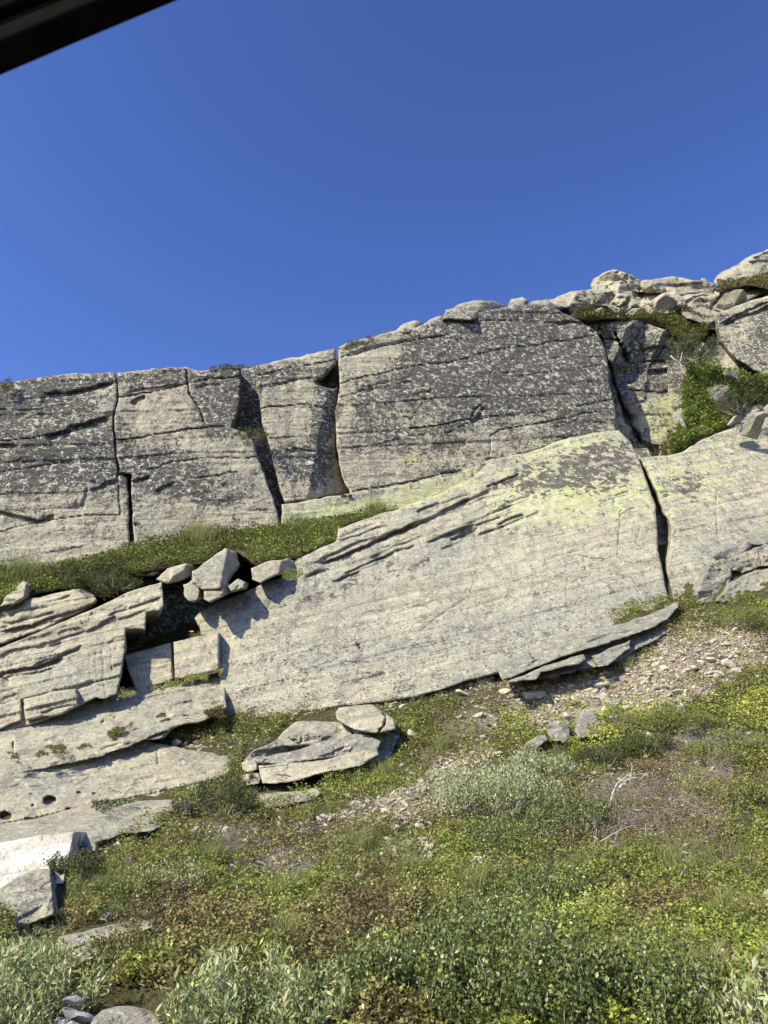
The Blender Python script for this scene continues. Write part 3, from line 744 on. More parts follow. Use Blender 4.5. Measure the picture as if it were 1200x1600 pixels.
# --- the great tilted slab
SP = plane((343, 1100, 12.7), (1046, 930, 14.3), (740, 742, 17.2))
slab = empty('bedrock_slab', P(650, 1060, 13.6))
tag(slab, 'huge smooth tilted slab of pale banded rock across the middle', 'rock slab', kind='structure')
_r = random.Random(5)
SL = []
for _ in range(38):
    x_ = _r.uniform(470, 780); y_ = 890 - (x_ - 470) * .36 + _r.uniform(-28, 48); l_ = _r.uniform(25, 95)
    SL.append(([(x_, y_), (x_ + l_ * .5, y_ - l_ * .22), (x_ + l_, y_ - l_ * .40)], _r.uniform(.07, .22), _r.uniform(4, 9)))
for _ in range(22):
    x_ = _r.uniform(350, 960); y_ = 1040 - (x_ - 350) * .16 + _r.uniform(-90, 60); l_ = _r.uniform(40, 150)
    SL.append(([(x_, y_), (x_ + l_ * .5, y_ - l_ * .13), (x_ + l_, y_ - l_ * .24)], _r.uniform(.025, .06), _r.uniform(4, 10)))
part(slab, 'slab_face', [(304, 966), (330, 942), (395, 920), (430, 905), (452, 896), (462, 873), (500, 856), (525, 846), (528, 826), (560, 815), (620, 796), (690, 770), (740, 745), (768, 718), (830, 705), (885, 686), (930, 676), (967, 672), (985, 690), (996, 714), (1008, 745), (1025, 790), (1028, 860), (1035, 890), (1046, 945), (960, 990), (860, 1030), (800, 1045), (650, 1090), (500, 1110), (400, 1125), (348, 1130), (343, 1060), (343, 998), (314, 993)],
     SP, M_slab, thick=3.5, step=1.7, jit=2.5, rnd=6, rnd_m=.15, bed=17, big=.10, strata=.018, strata_t=.42, fine=.015, rug=.4, seed=12,
     lips=[([(343, 999), (430, 968), (520, 944), (570, 925), (650, 895), (700, 870)], -.10, 60), ([(495, 878), (530, 868), (560, 856), (600, 838), (650, 812)], .38, 8), ([(380, 905), (430, 893), (470, 880)], .1, 10),
           ([(560, 848), (620, 826), (680, 802), (740, 775)], .12, 8), ([(640, 822), (700, 797), (735, 776)], .16, 7), ([(470, 900), (520, 888), (600, 862)], .08, 10), ([(676, 790), (700, 782), (740, 768)], .12, 6),
           ([(528, 846), (560, 836), (600, 818)], .14, 7), ([(600, 1010), (700, 985), (800, 965), (900, 942)], .03, 14), ([(560, 975), (640, 950), (700, 930), (740, 915), (744, 890)], .05, 6), ([(770, 722), (830, 708), (890, 690)], .08, 8)] + SL,
     cracks=[([(555, 998), (561, 1012), (566, 1018)], 1.6, .10), ([(493, 895), (496, 920)], 1.1, .06), ([(970, 798), (968, 820), (966, 870)], 1.4, .09), ([(968, 806), (980, 798), (992, 793)], 1.2, .07), ([(958, 792), (960, 775), (985, 768)], 1.2, .08),
             ([(1000, 822), (994, 850)], 1.0, .06), ([(912, 868), (914, 895)], 1.0, .06), ([(740, 1000), (741, 1005), (650, 1020)], .8, .03), ([(735, 890), (742, 905), (736, 930), (690, 960), (655, 985)], 1.0, .05), ([(880, 855), (888, 900), (884, 960)], .8, .03), ([(1015, 820), (1006, 850), (1008, 870)], .8, .04)])
# slab beyond the dark cleft
part(slab, 'slab_face', [(1000, 716), (1030, 712), (1060, 708), (1085, 695), (1110, 682), (1150, 664), (1200, 652), (1340, 640), (1340, 960), (1200, 950), (1110, 945), (1052, 945), (1042, 890), (1047, 850), (1047, 818), (1036, 795), (1030, 780), (1018, 752)],
     off(SP, .06), M_slab, thick=3.0, step=1.7, rnd=6, rnd_m=.16, bed=15, strata=.03, strata_t=.35, seed=13,
     lips=[([(1080, 800), (1140, 780), (1200, 765)], .04, 10)], cracks=[([(1120, 770), (1118, 800), (1122, 840)], 1.2, .06)])
part(slab, 'cleft_wall', [(985, 700), (1012, 700), (1060, 800), (1062, 960), (1025, 960), (1012, 860), (1012, 790)], off(SP, 1.3), M_slab, thick=1.5, rnd=0, seed=14, add=(.5, 0, 0, 0))
# broken grey knob at the right foot of the slab
KP = off(SP, -.40)
for k_, (pl_k, dk_) in enumerate([([(1086, 930), (1094, 905), (1108, 884), (1130, 872), (1150, 884), (1140, 908), (1118, 938), (1095, 945)], .05), ([(1104, 886), (1118, 862), (1130, 850), (1158, 842), (1178, 850), (1160, 866), (1132, 874)], .18),
        ([(1132, 876), (1164, 862), (1196, 850), (1260, 840), (1262, 872), (1200, 884), (1160, 896), (1146, 892)], .0), ([(1118, 940), (1140, 910), (1164, 898), (1200, 888), (1270, 876), (1280, 940), (1180, 950)], -.12), ([(1162, 846), (1180, 834), (1210, 828), (1300, 822), (1300, 842), (1200, 850), (1180, 852)], .22)]):
    part(slab, 'broken_piece', pl_k, off(KP, dk_), M_grey, thick=.9, rnd=3, rnd_m=.14, bed=20, jit=4, seed=150 + k_, facets=(15, .16, 1.5), add=(.05, .15, -.6, .9), big=.1, fine=.025, rug=1)

# two squared blocks left of the slab, split by a joint
part(slab, 'squared_block', [(194, 1024), (232, 1014), (266, 1004), (268, 1040), (270, 1061), (240, 1073), (214, 1082), (205, 1060), (198, 1040)], [plane((195, 1078, 12.85), (343, 1045, 13.05), (270, 1000, 13.5))], M_ledge, thick=1.8, rnd=3, rnd_m=.08, jit=1.2, seed=16, big=.03, bed=12,
     lips=[([(206, 1048), (240, 1043), (268, 1036)], .05, 6)])
part(slab, 'squared_block', [(271, 1003), (300, 996), (342, 989), (342, 1050), (300, 1062), (273, 1060), (272, 1030)], [plane((195, 1078, 12.8), (343, 1045, 12.98), (270, 1000, 13.42))], M_ledge, thick=1.8, rnd=3, rnd_m=.08, jit=1.2, seed=17, big=.03, bed=12)

# --- stepped ledges at the left
LP = plane((0, 1140, 11.7), (255, 920, 13.4), (180, 1085, 12.0), (0, 1010, 12.6))
ledges = empty('stepped_ledges', P(100, 1140, 11.8))
tag(ledges, 'pale stepped rock ledges with a blasted corner at the left', 'rock ledges', kind='structure')
part(ledges, 'recess_wall', [(180, 905), (258, 905), (300, 915), (345, 930), (352, 1010), (300, 1030), (188, 1100), (180, 1000)], [plane((200, 1030, 15.0), (300, 1000, 15.7), (270, 920, 16.1))], M_cliff, thick=2.0, rnd=0, seed=40, add=(.75, 0, -.4, .3), bed=12, facets=(40, .12, 1.0))  # dark channel raised to paint in the shade of the corner
part(ledges, 'drilled_face', [(-260, 1080), (-60, 1030), (0, 1012), (60, 988), (120, 962), (160, 945), (200, 925), (253, 909), (255, 930), (256, 946), (250, 954), (228, 957), (227, 983), (212, 982), (196, 983), (195, 1010), (192, 1030), (188, 1060), (183, 1085), (165, 1092), (150, 1090), (118, 1106), (60, 1130), (0, 1150), (-260, 1220)],
     LP, M_ledge, thick=1.9, jit=1.6, rnd=3, rnd_m=.07, bed=17, strata=.055, strata_t=.22, seed=41, big=.10, rug=1, fine=.02,
     lips=[([(-60, 1040), (0, 1022), (70, 1002), (130, 985), (190, 965), (250, 943)], .10, 16), ([(165, 962), (200, 950), (255, 930)], .12, 8), ([(-20, 1053), (40, 1042), (70, 1036), (100, 1024)], .28, 8), ([(0, 1060), (30, 1052), (60, 1048), (90, 1040)], .22, 8),
           ([(50, 1035), (90, 1025), (130, 1005)], .14, 8), ([(0, 1008), (60, 993), (120, 972), (165, 962)], .05, 8), ([(-60, 1064), (0, 1054), (22, 1065)], .2, 8), ([(150, 975), (180, 962), (186, 972)], .15, 6)],
     cracks=[([(160, 1015), (164, 1090)], 1.4, .03), ([(150, 1018), (152, 1060)], 1.2, .025), ([(172, 1010), (175, 1050)], 1.4, .03), ([(140, 1022), (141, 1060)], 1.0, .02), ([(128, 975), (126, 968)], 1, .05)])
part(ledges, 'rock_block', [(-260, 1000), (-60, 972), (0, 950), (50, 934), (110, 922), (128, 920), (148, 930), (152, 938), (120, 958), (60, 985), (0, 1006), (-60, 1026), (-260, 1070)], off(LP, .75), M_ledge, thick=1.6, rnd=4, rnd_m=.15, strata=.05, strata_t=.2, rug=1, fine=.022, bed=15, seed=42,
     lips=[([(-40, 962), (0, 952), (40, 938)], .3, 6), ([(0, 985), (50, 975), (110, 955), (150, 940)], .25, 8), ([(0, 972), (60, 962), (90, 955)], .12, 8)])
part(ledges, 'undercut_block', [(-260, 1160), (-60, 1120), (0, 1100), (32, 1092), (34, 1126), (0, 1140), (-60, 1160), (-260, 1210)], off(LP, -.12), M_ledge, thick=1.0, rnd=4, rnd_m=.1, bed=15, seed=43, big=.05)
part(ledges, 'undercut_block', [(37, 1092), (80, 1080), (118, 1076), (122, 1088), (122, 1102), (90, 1118), (40, 1126)], off(LP, -.18), M_ledge, thick=1.0, rnd=5, rnd_m=.15, bed=15, seed=44, big=.05, lips=[([(60, 1112), (90, 1104), (122, 1098)], .1, 6)])
NP = plane((0, 1180, 10.9), (0, 1130, 12.0), (345, 1075, 12.75), (345, 1110, 12.2))
part(ledges, 'sloping_shelf', [(-260, 1160), (-60, 1120), (0, 1112), (60, 1104), (120, 1092), (180, 1080), (230, 1070), (300, 1052), (346, 1042), (352, 1080), (354, 1108), (320, 1126), (270, 1138), (210, 1162), (160, 1182), (60, 1202), (0, 1216), (-260, 1260)],
     NP, M_ledge, thick=1.6, rnd=3, rnd_m=.1, strata=.05, strata_t=.2, rug=1, fine=.022, bed=14, seed=45, big=.07, add=(.05, .1, 0, .2), facets=(26, .04, 1.6),
     cracks=[([(36, 1100), (37, 1128)], 1.6, .15), ([(20, 1160), (21, 1180)], 1.5, .15), ([(135, 1130), (138, 1110)], 1.0, .06), ([(172, 1118), (176, 1104)], 1, .06), ([(215, 1105), (216, 1090)], .9, .04)])
OP = plane((0, 1300, 9.1), (0, 1200, 10.5), (350, 1200, 11.1), (280, 1245, 10.1))
part(ledges, 'holed_shelf', [(-260, 1240), (-60, 1210), (0, 1192), (60, 1182), (130, 1172), (150, 1160), (210, 1156), (250, 1162), (300, 1172), (340, 1174), (357, 1180), (364, 1200), (352, 1212), (316, 1222), (310, 1232), (290, 1243), (262, 1251), (232, 1255), (205, 1250), (160, 1262), (130, 1272), (80, 1290), (40, 1302), (0, 1308), (-60, 1318), (-260, 1350)],
     OP, M_ledge, thick=1.6, rnd=3, rnd_m=.08, bed=14, seed=46, big=.09, strata=.05, strata_t=.18, rug=1, fine=.02,
     lips=[([(180, 1226), (230, 1222), (290, 1212), (340, 1200)], .07, 7), ([(205, 1235), (260, 1234), (300, 1225)], .07, 6), ([(230, 1205), (270, 1195), (320, 1185)], .04, 8), ([(0, 1294), (60, 1284), (110, 1268), (140, 1262)], .08, 10), ([(160, 1215), (190, 1210), (216, 1208)], .04, 6)],
     holes=[(78, 1251, 11, 7, .22), (9, 1274, 9, 6.5, .2), (44, 1279, 5, 3, .12), (52, 1258, 3, 2.4, .08), (107, 1264, 4, 2.6, .1), (124, 1239, 3.5, 2, .06), (147, 1239, 3, 2, .05)],
     cracks=[([(245, 1172), (246, 1194)], 1.5, .12), ([(172, 1230), (176, 1236), (190, 1240)], 1.2, .06), ([(255, 1246), (250, 1238)], 1, .05)])
part(ledges, 'capping_slab', [(163, 1156), (185, 1138), (215, 1127), (262, 1120), (305, 1122), (316, 1126), (285, 1130), (268, 1140), (258, 1148), (254, 1153), (210, 1158), (180, 1160)], plane((165, 1156, 11.4), (300, 1125, 12.2), (200, 1130, 12.1)), M_ledge, thick=.9, rnd=5, rnd_m=.12, bed=14, seed=47, big=.04, add=(0, .25, .3, 0))
QP = plane((0, 1345, float(ground_D(0, 1345)) - .22), (270, 1290, float(ground_D(270, 1290)) - .22), (180, 1258, float(ground_D(180, 1258)) - .25))
part(ledges, 'lower_shelf', [(-260, 1340), (-60, 1300), (0, 1288), (60, 1278), (130, 1258), (200, 1244), (260, 1244), (284, 1256), (278, 1280), (240, 1298), (190, 1304), (150, 1318), (150, 1330), (60, 1350), (-260, 1400)], QP, M_ledge, thick=1.2, rnd=5, rnd_m=.1, bed=12, seed=48, big=.05, add=(0, .05, 0, .35))
part(ledges, 'thin_slab', [(237, 1263), (262, 1253), (290, 1249), (305, 1252), (302, 1258), (275, 1268), (245, 1270)], off(QP, -.35), M_ledge, thick=.5, rnd=3, rnd_m=.06, jit=1.5, bed=12, seed=49, big=.02)

# ---- separate rocks one could lift away
def rthing(label, cat, *a, **k):
    grp = k.pop('group', None)
    return tag(rock(*a, **k), label, cat, grp)
WB = [gplane(50, 1392, 1305, .75, .15, .05)]
WB.append(plane((116, 1299, WB[0](116, 1299)), (100, 1372, WB[0](100, 1372)), (136, 1335, WB[0](136, 1335) + 1.1)))
rthing('large bright white boulder with a shadowed broken right end at the left edge', 'boulder', 'white_boulder', [(-160, 1330), (-60, 1322), (0, 1317), (60, 1305), (120, 1299), (139, 1300), (143, 1318), (145, 1332), (142, 1352), (130, 1362), (112, 1376), (90, 1382), (40, 1392), (-160, 1420)],
       WB, M_white, thick=1.3, step=1.7, rnd=5, rnd_m=.12, jit=3, seed=50, big=.06, strata=.01, fine=.012, bed=20, holes=[(94, 1362, 4.5, 4, .12)], add=(-.1, -.08, .5, -.3), facets=(45, .05, 1.3))
GB = [gplane(40, 1446, 1360, .6, .12, .03)]
GB.append(plane((78, 1359, GB[0](78, 1359)), (84, 1432, GB[0](84, 1432)), (100, 1395, GB[0](100, 1395) + .8)))
rthing('rounded grey boulder in front of the white boulder at the left edge', 'boulder', 'grey_boulder', [(-160, 1450), (-60, 1420), (0, 1388), (30, 1370), (56, 1359), (80, 1358), (88, 1376), (101, 1395), (105, 1412), (92, 1430), (60, 1440), (40, 1448), (0, 1450), (-160, 1500)],
       GB, M_ledge, thick=1.1, step=1.7, rnd=6, rnd_m=.14, jit=3, seed=51, big=.08, strata=.015, bed=25, add=(0, 0, .1, .4), facets=(40, .09, 1.3))
lay_ = empty('layered_ledge', P(480, 1225, 10.3))
tag(lay_, 'layered grey ledge with a deep shadowed gap under it at the centre', 'rock ledge')
gd_ = lambda x, y: float(ground_D(x, y))
PP = plane((385, 1225, gd_(385, 1225) - .28), (575, 1195, gd_(575, 1195) - .5), (480, 1150, gd_(480, 1190) + .05))
part(lay_, 'lower_layer', [(404, 1196), (440, 1192), (480, 1190), (520, 1184), (575, 1170), (590, 1168), (592, 1180), (562, 1198), (530, 1204), (492, 1211), (459, 1221), (430, 1225), (410, 1224), (406, 1210)], off(PP, -.05), M_ledge, thick=1.3, step=1.8, rnd=3, rnd_m=.08, jit=2.2, seed=53, big=.05, add=(0, 0, .3, 0), facets=(24, .05, 2))
part(lay_, 'upper_layer', [(402, 1190), (404, 1186), (430, 1178), (455, 1174), (500, 1160), (540, 1150), (556, 1146), (580, 1150), (596, 1158), (592, 1168), (560, 1174), (520, 1184), (470, 1190), (430, 1194)], off(PP, .10), M_grey, thick=1.3, step=1.8, rnd=3, rnd_m=.09, jit=2.2, seed=54, big=.05, add=(0, 0, -.2, .6), facets=(22, .08, 2))
part(lay_, 'middle_layer', [(380, 1188), (396, 1172), (428, 1158), (452, 1148), (500, 1144), (556, 1138), (580, 1148), (566, 1168), (470, 1188), (404, 1194)], off(PP, .22), M_grey, thick=1.0, step=1.8, rnd=3, rnd_m=.08, jit=3, seed=64, big=.06, add=(.1, 0, -.2, .6), facets=(13, .2, 2.4), rug=1, strata=.05, strata_t=.12, fine=.03, lips=[([(384, 1184), (450, 1170), (572, 1152)], .22, 6), ([(400, 1175), (470, 1158), (560, 1146)], .18, 6)], cracks=[([(470, 1146), (476, 1166), (468, 1186)], 1.6, .12), ([(520, 1142), (516, 1160), (524, 1176)], 1.5, .12)])
part(lay_, 'end_piece', [(377, 1192), (385, 1188), (398, 1188), (402, 1194), (401, 1203), (388, 1207), (379, 1203)], off(PP, -.02), M_ledge, thick=.8, step=1.6, rnd=3, rnd_m=.08, jit=1.5, seed=55, big=.02)
part(lay_, 'end_piece', [(377, 1212), (386, 1209), (404, 1208), (408, 1217), (404, 1225), (386, 1227), (378, 1222)], off(PP, -.05), M_ledge, thick=.8, step=1.6, rnd=3, rnd_m=.08, jit=1.5, seed=56, big=.02)
part(lay_, 'top_slab', [(440, 1146), (462, 1128), (490, 1126), (530, 1128), (548, 1140), (552, 1150), (520, 1158), (480, 1164), (450, 1166), (428, 1164)], off(PP, .25), M_ledge, thick=.9, step=1.8, rnd=4, rnd_m=.1, jit=2.5, seed=57, big=.05, add=(0, 0, -.2, .6), facets=(26, .1, 1.8))
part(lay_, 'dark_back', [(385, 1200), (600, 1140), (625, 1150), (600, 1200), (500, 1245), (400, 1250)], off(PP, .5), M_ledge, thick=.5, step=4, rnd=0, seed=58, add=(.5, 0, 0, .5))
rthing('pale smooth slab sloping out of the shadow under the layered ledge', 'rock slab', 'buried_slab', [(396, 1256), (404, 1241), (430, 1238), (470, 1236), (495, 1232), (502, 1240), (488, 1250), (460, 1256), (420, 1264)], gplane(450, 1262, 1234, .3, .14), M_ledge, thick=.6, step=1.8, rnd=3, rnd_m=.05, jit=2, seed=59, big=.03, add=(0, 0, .3, -.2))
rthing('flat cracked boulder perched on the layered ledge at the centre', 'boulder', 'perched_boulder', [(524, 1114), (530, 1106), (555, 1102), (582, 1101), (597, 1111), (616, 1124), (619, 1140), (604, 1145), (588, 1146), (570, 1144), (552, 1139), (537, 1131), (526, 1124)],
       off(PP, -.12), M_ledge, thick=1.0, step=1.6, rnd=5, rnd_m=.15, jit=2, seed=52, big=.04, cracks=[([(588, 1104), (602, 1118), (600, 1134), (590, 1146)], 1.8, .25)], add=(0, .1, .2, 0), facets=(26, .06, 1.4))
tilt = empty('tilted_slab', P(900, 1050, 12.6))
tag(tilt, 'long tilted slab of thin grey layers below the right foot of the great slab', 'rock slab')
TP = plane((780, 1050, 12.35), (1040, 960, 13.2), (900, 990, 13.1))
part(tilt, 'upper_layer', [(773, 1042), (800, 1028), (829, 1014), (860, 1000), (889, 991), (940, 981), (994, 968), (1020, 960), (1040, 952), (1062, 940), (1060, 950), (1044, 968), (1012, 984), (975, 996), (950, 1006), (905, 1018), (880, 1026), (860, 1034), (830, 1046), (800, 1060), (786, 1064)], TP, M_grey, thick=1.0, step=1.8, rnd=3, rnd_m=.10, jit=3, bed=18, seed=60, big=.06, strata=.05, strata_t=.16, add=(.05, .05, -.4, .7), facets=(24, .08, 3),
     cracks=[([(827, 1016), (830, 1026), (838, 1032), (826, 1040)], 1.3, .12)], lips=[([(860, 1016), (900, 1004), (950, 992), (1000, 980)], .12, 6)])
part(tilt, 'lower_layer', [(792, 1066), (830, 1050), (860, 1038), (890, 1030), (912, 1022), (916, 1030), (905, 1038), (870, 1045), (846, 1050), (838, 1062), (805, 1066)], off(TP, -.12), M_grey, thick=.8, step=1.8, rnd=3, rnd_m=.1, jit=2.5, bed=18, seed=61, big=.04, add=(0, .05, -.2, .5), facets=(18, .08, 2.5))
part(tilt, 'lower_layer', [(925, 1026), (960, 1010), (985, 1000), (985, 1014), (970, 1024), (950, 1040), (935, 1042)], off(TP, .05), M_grey, thick=.8, step=1.8, rnd=3, rnd_m=.1, jit=2.5, bed=18, seed=62, big=.04, add=(0, .05, -.2, .5), facets=(14, .12, 2.5))
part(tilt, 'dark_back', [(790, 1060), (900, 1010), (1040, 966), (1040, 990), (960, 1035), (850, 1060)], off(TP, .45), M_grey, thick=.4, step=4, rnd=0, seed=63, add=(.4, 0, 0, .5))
# jumbled blocks at the top of the ledges
for k, (poly, d, lab) in enumerate([
    ([(300, 892), (318, 880), (340, 864), (352, 856), (368, 862), (374, 880), (360, 900), (352, 920), (318, 922), (300, 912)], 13.75, 'upright pale block in the rubble just right of the blasted corner'),
    ([(244, 905), (262, 888), (290, 880), (304, 884), (300, 900), (280, 908), (258, 912)], 14.4, 'low flat block left of the upright block, under the heather ledge'),
    ([(392, 888), (410, 880), (450, 872), (462, 876), (460, 890), (430, 900), (408, 912), (394, 906)], 14.2, 'layered grey block at the left end of the great slab'),
    ([(318, 924), (322, 908), (345, 906), (360, 914), (362, 924), (345, 934), (328, 942), (318, 936)], 13.35, 'small lumpy block right over the shadowed corner'),
    ([(356, 916), (372, 904), (384, 910), (382, 920), (362, 926)], 13.6, 'small wedge block between the rubble and the great slab'),
    ([(205, 884), (230, 874), (262, 878), (266, 890), (240, 900), (208, 900)], 14.9, 'dark narrow block peeping out of the heather ledge'),
    ([(288, 932), (286, 914), (300, 906), (316, 912), (314, 935), (300, 942)], 13.8, 'tilted block filling the gap above the shadowed corner'),
    ([(0, 948), (10, 930), (36, 908), (50, 912), (44, 930), (20, 945)], 13.7, 'rounded grey block at the left end of the heather ledge')]):
    c = np.mean(poly, 0)
    rthing(lab, 'rock', 'ledge_rock', poly, [plane((c[0] - 30, c[1] + 15, d - .1), (c[0] + 30, c[1] + 10, d + .05), (c[0], c[1] - 20, d + .45)), plane((c[0] + 5, c[1] + 15, d - .12), (c[0] + 5, c[1] - 15, d + .15), (c[0] + 35, c[1], d + .9))],
           M_ledge, thick=.9, step=1.7, rnd=5, rnd_m=.2, jit=3, seed=70 + k, big=.06, add=(.05, .05, .1, .1), facets=(16, .12, 1.6), group='rubble blocks above the ledges')
# rocks on the crest of the cliff
for k, (poly, lab) in enumerate([
    ([(690, 500), (697, 484), (715, 476), (745, 469), (770, 470), (790, 478), (794, 492), (740, 500)], 'domed boulder on the cliff crest with a shaded right flank'),
    ([(615, 520), (630, 506), (648, 500), (658, 503), (660, 514), (640, 520)], 'low pale block on the cliff crest left of the domed boulder'),
    ([(796, 480), (802, 467), (817, 464), (826, 470), (822, 480)], 'small round stone on the cliff crest right of the domed boulder'),
    ([(656, 513), (672, 499), (692, 493), (696, 502), (676, 510)], 'thin flat stone on the crest between the pale block and the domed boulder'),
    ([(824, 478), (834, 470), (858, 470), (880, 482), (860, 490), (836, 486)], 'flat pale stone at the right end of the cliff crest')]):
    c = np.mean(poly, 0); d = float(CL(c[0], c[1])) + .1
    rthing(lab, 'boulder', 'crest_boulder', poly, [plane((c[0] - 40, c[1], d), (c[0] + 40, c[1], d + .1), (c[0], c[1] - 25, d + 1.0)), plane((c[0] + 8, c[1] + 10, d), (c[0] + 8, c[1] - 10, d + .3), (c[0] + 45, c[1], d + 1.4))],
           M_ledge, thick=1.2, step=1.8, rnd=6, rnd_m=.3, jit=3, seed=90 + k, add=(.15, .05, .0, .2), facets=(22, .12, 1.6), group='boulders on the cliff crest')

# ================================================================== VEGETATION
LV, LF, LC = {}, {}, {}
def unit(v): return v / (np.linalg.norm(v, axis=-1, keepdims=True) + 1e-9)
def leaf_quads(p, L, Wd, colr, up=.55, flat=.5, fold=.15, ax=None):
    """one folded diamond per leaf"""
    n = len(p)
    az = rng.uniform(0, 2 * np.pi, n); el = rng.uniform(-.2, 1.2, n) * up
    d = np.stack([np.cos(az) * np.cos(el), np.sin(az) * np.cos(el), np.sin(el)], -1) if ax is None else ax
    nrm = unit(rng.normal(size=(n, 3)) * flat + np.array([-.1, -.25, 1.0]) * (1 - flat * .5))
    w = unit(np.cross(d, nrm)); nn = np.cross(w, d)
    L = np.broadcast_to(L, n)[:, None]; Wd = np.broadcast_to(Wd, n)[:, None]
    V = np.stack([p, p + d * L * .5 + w * Wd * .5 + nn * L * fold * .4, p + d * L, p + d * L * .5 - w * Wd * .5 + nn * L * fold * .4], 1).reshape(-1, 3)
    return V, np.arange(4 * n).reshape(n, 4), np.repeat(colr, 4, 0)
def grass_blades(p, H, Wd, colr, lean=.5):
    n = len(p)
    az = rng.uniform(0, 2 * np.pi, n); ln = rng.uniform(.1, 1, n) * lean
    out = np.stack([np.cos(az), np.sin(az), 0 * az], -1); H = np.broadcast_to(H, n)[:, None]; Wd = np.broadcast_to(Wd, n)[:, None]
    sd_ = np.stack([-np.sin(az + 1.2), np.cos(az + 1.2), 0 * az], -1)
    up = np.array([0, 0, 1.0])
    m = p + up * H * .55 + out * H * (.22 * ln)[:, None]
    t = p + up * H * (1 - .35 * ln)[:, None] + out * H * (.8 * ln)[:, None]
    V = np.stack([p - sd_ * Wd * .5, p + sd_ * Wd * .5, m + sd_ * Wd * .4, m - sd_ * Wd * .4, t], 1).reshape(-1, 3)
    b = np.arange(n)[:, None] * 5
    return V, b + np.array([[0, 1, 2, 3]]), b + np.array([[3, 2, 4]]), np.repeat(colr, 5, 0)
def lerp_cols(cols, t, jit=.18):
    cols = np.array(cols); t = np.clip(t, 0, .9999) * (len(cols) - 1); i = t.astype(int); f = (t - i)[:, None]
    c = cols[i] * (1 - f) + cols[np.minimum(i + 1, len(cols) - 1)] * f
    return np.clip(.83 * c * (1 + jit * rng.normal(size=(len(t), 1))) * (1 + .06 * rng.normal(size=(len(t), 3))), .005, .9)
def join(parts):
    V = np.concatenate([p[0] for p in parts]); o = 0; F = []; Cc = np.concatenate([p[2] for p in parts])
    for p in parts: F.append(p[1] + o); o += len(p[0])
    return V, np.concatenate(F), Cc

ROCKPOLY = [
 [(772, 1044), (829, 1014), (994, 966), (1042, 950), (1044, 968), (960, 1012), (911, 1035), (847, 1046), (786, 1066)],
 [(375, 1186), (404, 1184), (440, 1146), (462, 1126), (530, 1108), (582, 1101), (618, 1124), (619, 1150), (585, 1190), (500, 1240), (410, 1262), (378, 1228)],
 [(76, 1480), (95, 1460), (190, 1440), (240, 1436), (240, 1454), (160, 1480), (165, 1505), (96, 1530)],
 [(80, 1550), (262, 1560), (262, 1700), (80, 1700)], [(1086, 945), (1086, 925), (1128, 870), (1260, 860), (1260, 925)],
 [(-60, 1000), (196, 985), (343, 1000), (352, 1104), (300, 1128), (262, 1160), (360, 1176), (352, 1214), (262, 1252), (280, 1262), (275, 1282), (150, 1320), (150, 1340), (100, 1378), (106, 1410), (90, 1432), (-60, 1450)]]
def in_rock(px, py):
    m = np.zeros(px.shape, bool)
    for p in ROCKPOLY: m |= inside(px, py, p)
    return m
# the lower edge of the great slab: nothing grows above this line on the main slope
def slope_top(px): return np.interp(px, [-60, 0, 345, 400, 500, 650, 800, 860, 960, 1046, 1100, 1200, 1260], [1100, 1110, 1108, 1092, 1078, 1058, 1022, 1005, 962, 930, 925, 908, 900])
def sample_slope(n, dens, margin=0):
    out = []; tot = 0
    while tot < n:
        px = np.where(rng.uniform(0, 1, n) < .82, rng.uniform(-40, 1240, n), rng.uniform(-420, 1620, n)); py = 1740 - (1740 - 880) * rng.uniform(0, 1, n) ** .93
        ok = (py > slope_top(px) - 4) & ~in_rock(px, py)
        px, py = px[ok], py[ok]
        k = rng.uniform(0, 1, len(px)) < dens(px, py)
        out.append(np.stack([px[k], py[k]], 1)); tot += k.sum()
    a = np.concatenate(out)[:n]
    return a[:, 0], a[:, 1]
def hummock(x, y):
    a = fbm(x * 2.6, y * 2.6, x * 0, 3, 301, .6, True)
    return np.clip(.05 + .12 * a + .08 * fbm(x * 7, y * 7, x * 0, 2, 305), .004, .26)

BIRCHES = [(680, 1560, 110, 50, 0, .9), (840, 1570, 120, 55, 0, .9), (980, 1580, 90, 40, 0, .9), (760, 1450, 90, 40, 0, .8), (850, 1380, 80, 30, 0, .7), (800, 1310, 80, 25, 0, .6), (900, 1285, 90, 25, 0, .6), (560, 1585, 60, 30, 0, .7), (1090, 1570, 60, 30, 0, .7)]
# ---- low leafy ground cover on the slope
N1 = 350000
px, py = sample_slope(N1, lambda x, y: (1 - .8 * np.clip(blobs(BIRCHES, x, y), 0, 1)) * (.10 + .90 * veg_maps(x, y)[0] ** 1.2) * sstep(-.42, -.12, fbm(x * .03, y * .045, x * 0, 4, 377)))
w = ground_P(px, py); hm = hummock(w[:, 0], w[:, 1])
hgt = hm * rng.uniform(0, 1, N1) ** .5
w[:, 2] += hgt
g_, gr_, so_, dr_ = veg_maps(px, py)
sel = .58 + .55 * fbm(w[:, 0] * 1.1, w[:, 1] * 1.1, 0 * px, 4, 311) + .22 * fbm(w[:, 0] * 5, w[:, 1] * 5, 0 * px, 3, 313)
RIGHTG = blobs([(1130, 1120, 120, 60, -15, .5), (1150, 960, 90, 50, 10, .5), (980, 1130, 80, 40, -10, .4), (700, 1120, 60, 40, 0, .2), (560, 1210, 80, 40, -40, .4), (520, 1085, 200, 20, -8, .3), (1000, 950, 70, 20, -25, .5)], px, py)
BROWNB = .25 * blobs([(330, 1480, 120, 40, 0, .35), (500, 1470, 100, 50, 0, .25), (1100, 1420, 150, 60, 0, .15), (250, 1400, 120, 40, 0, .1), (470, 1095, 90, 14, -8, .5), (300, 1470, 80, 30, 0, .3), (430, 1350, 90, 40, 0, .25)], px, py)
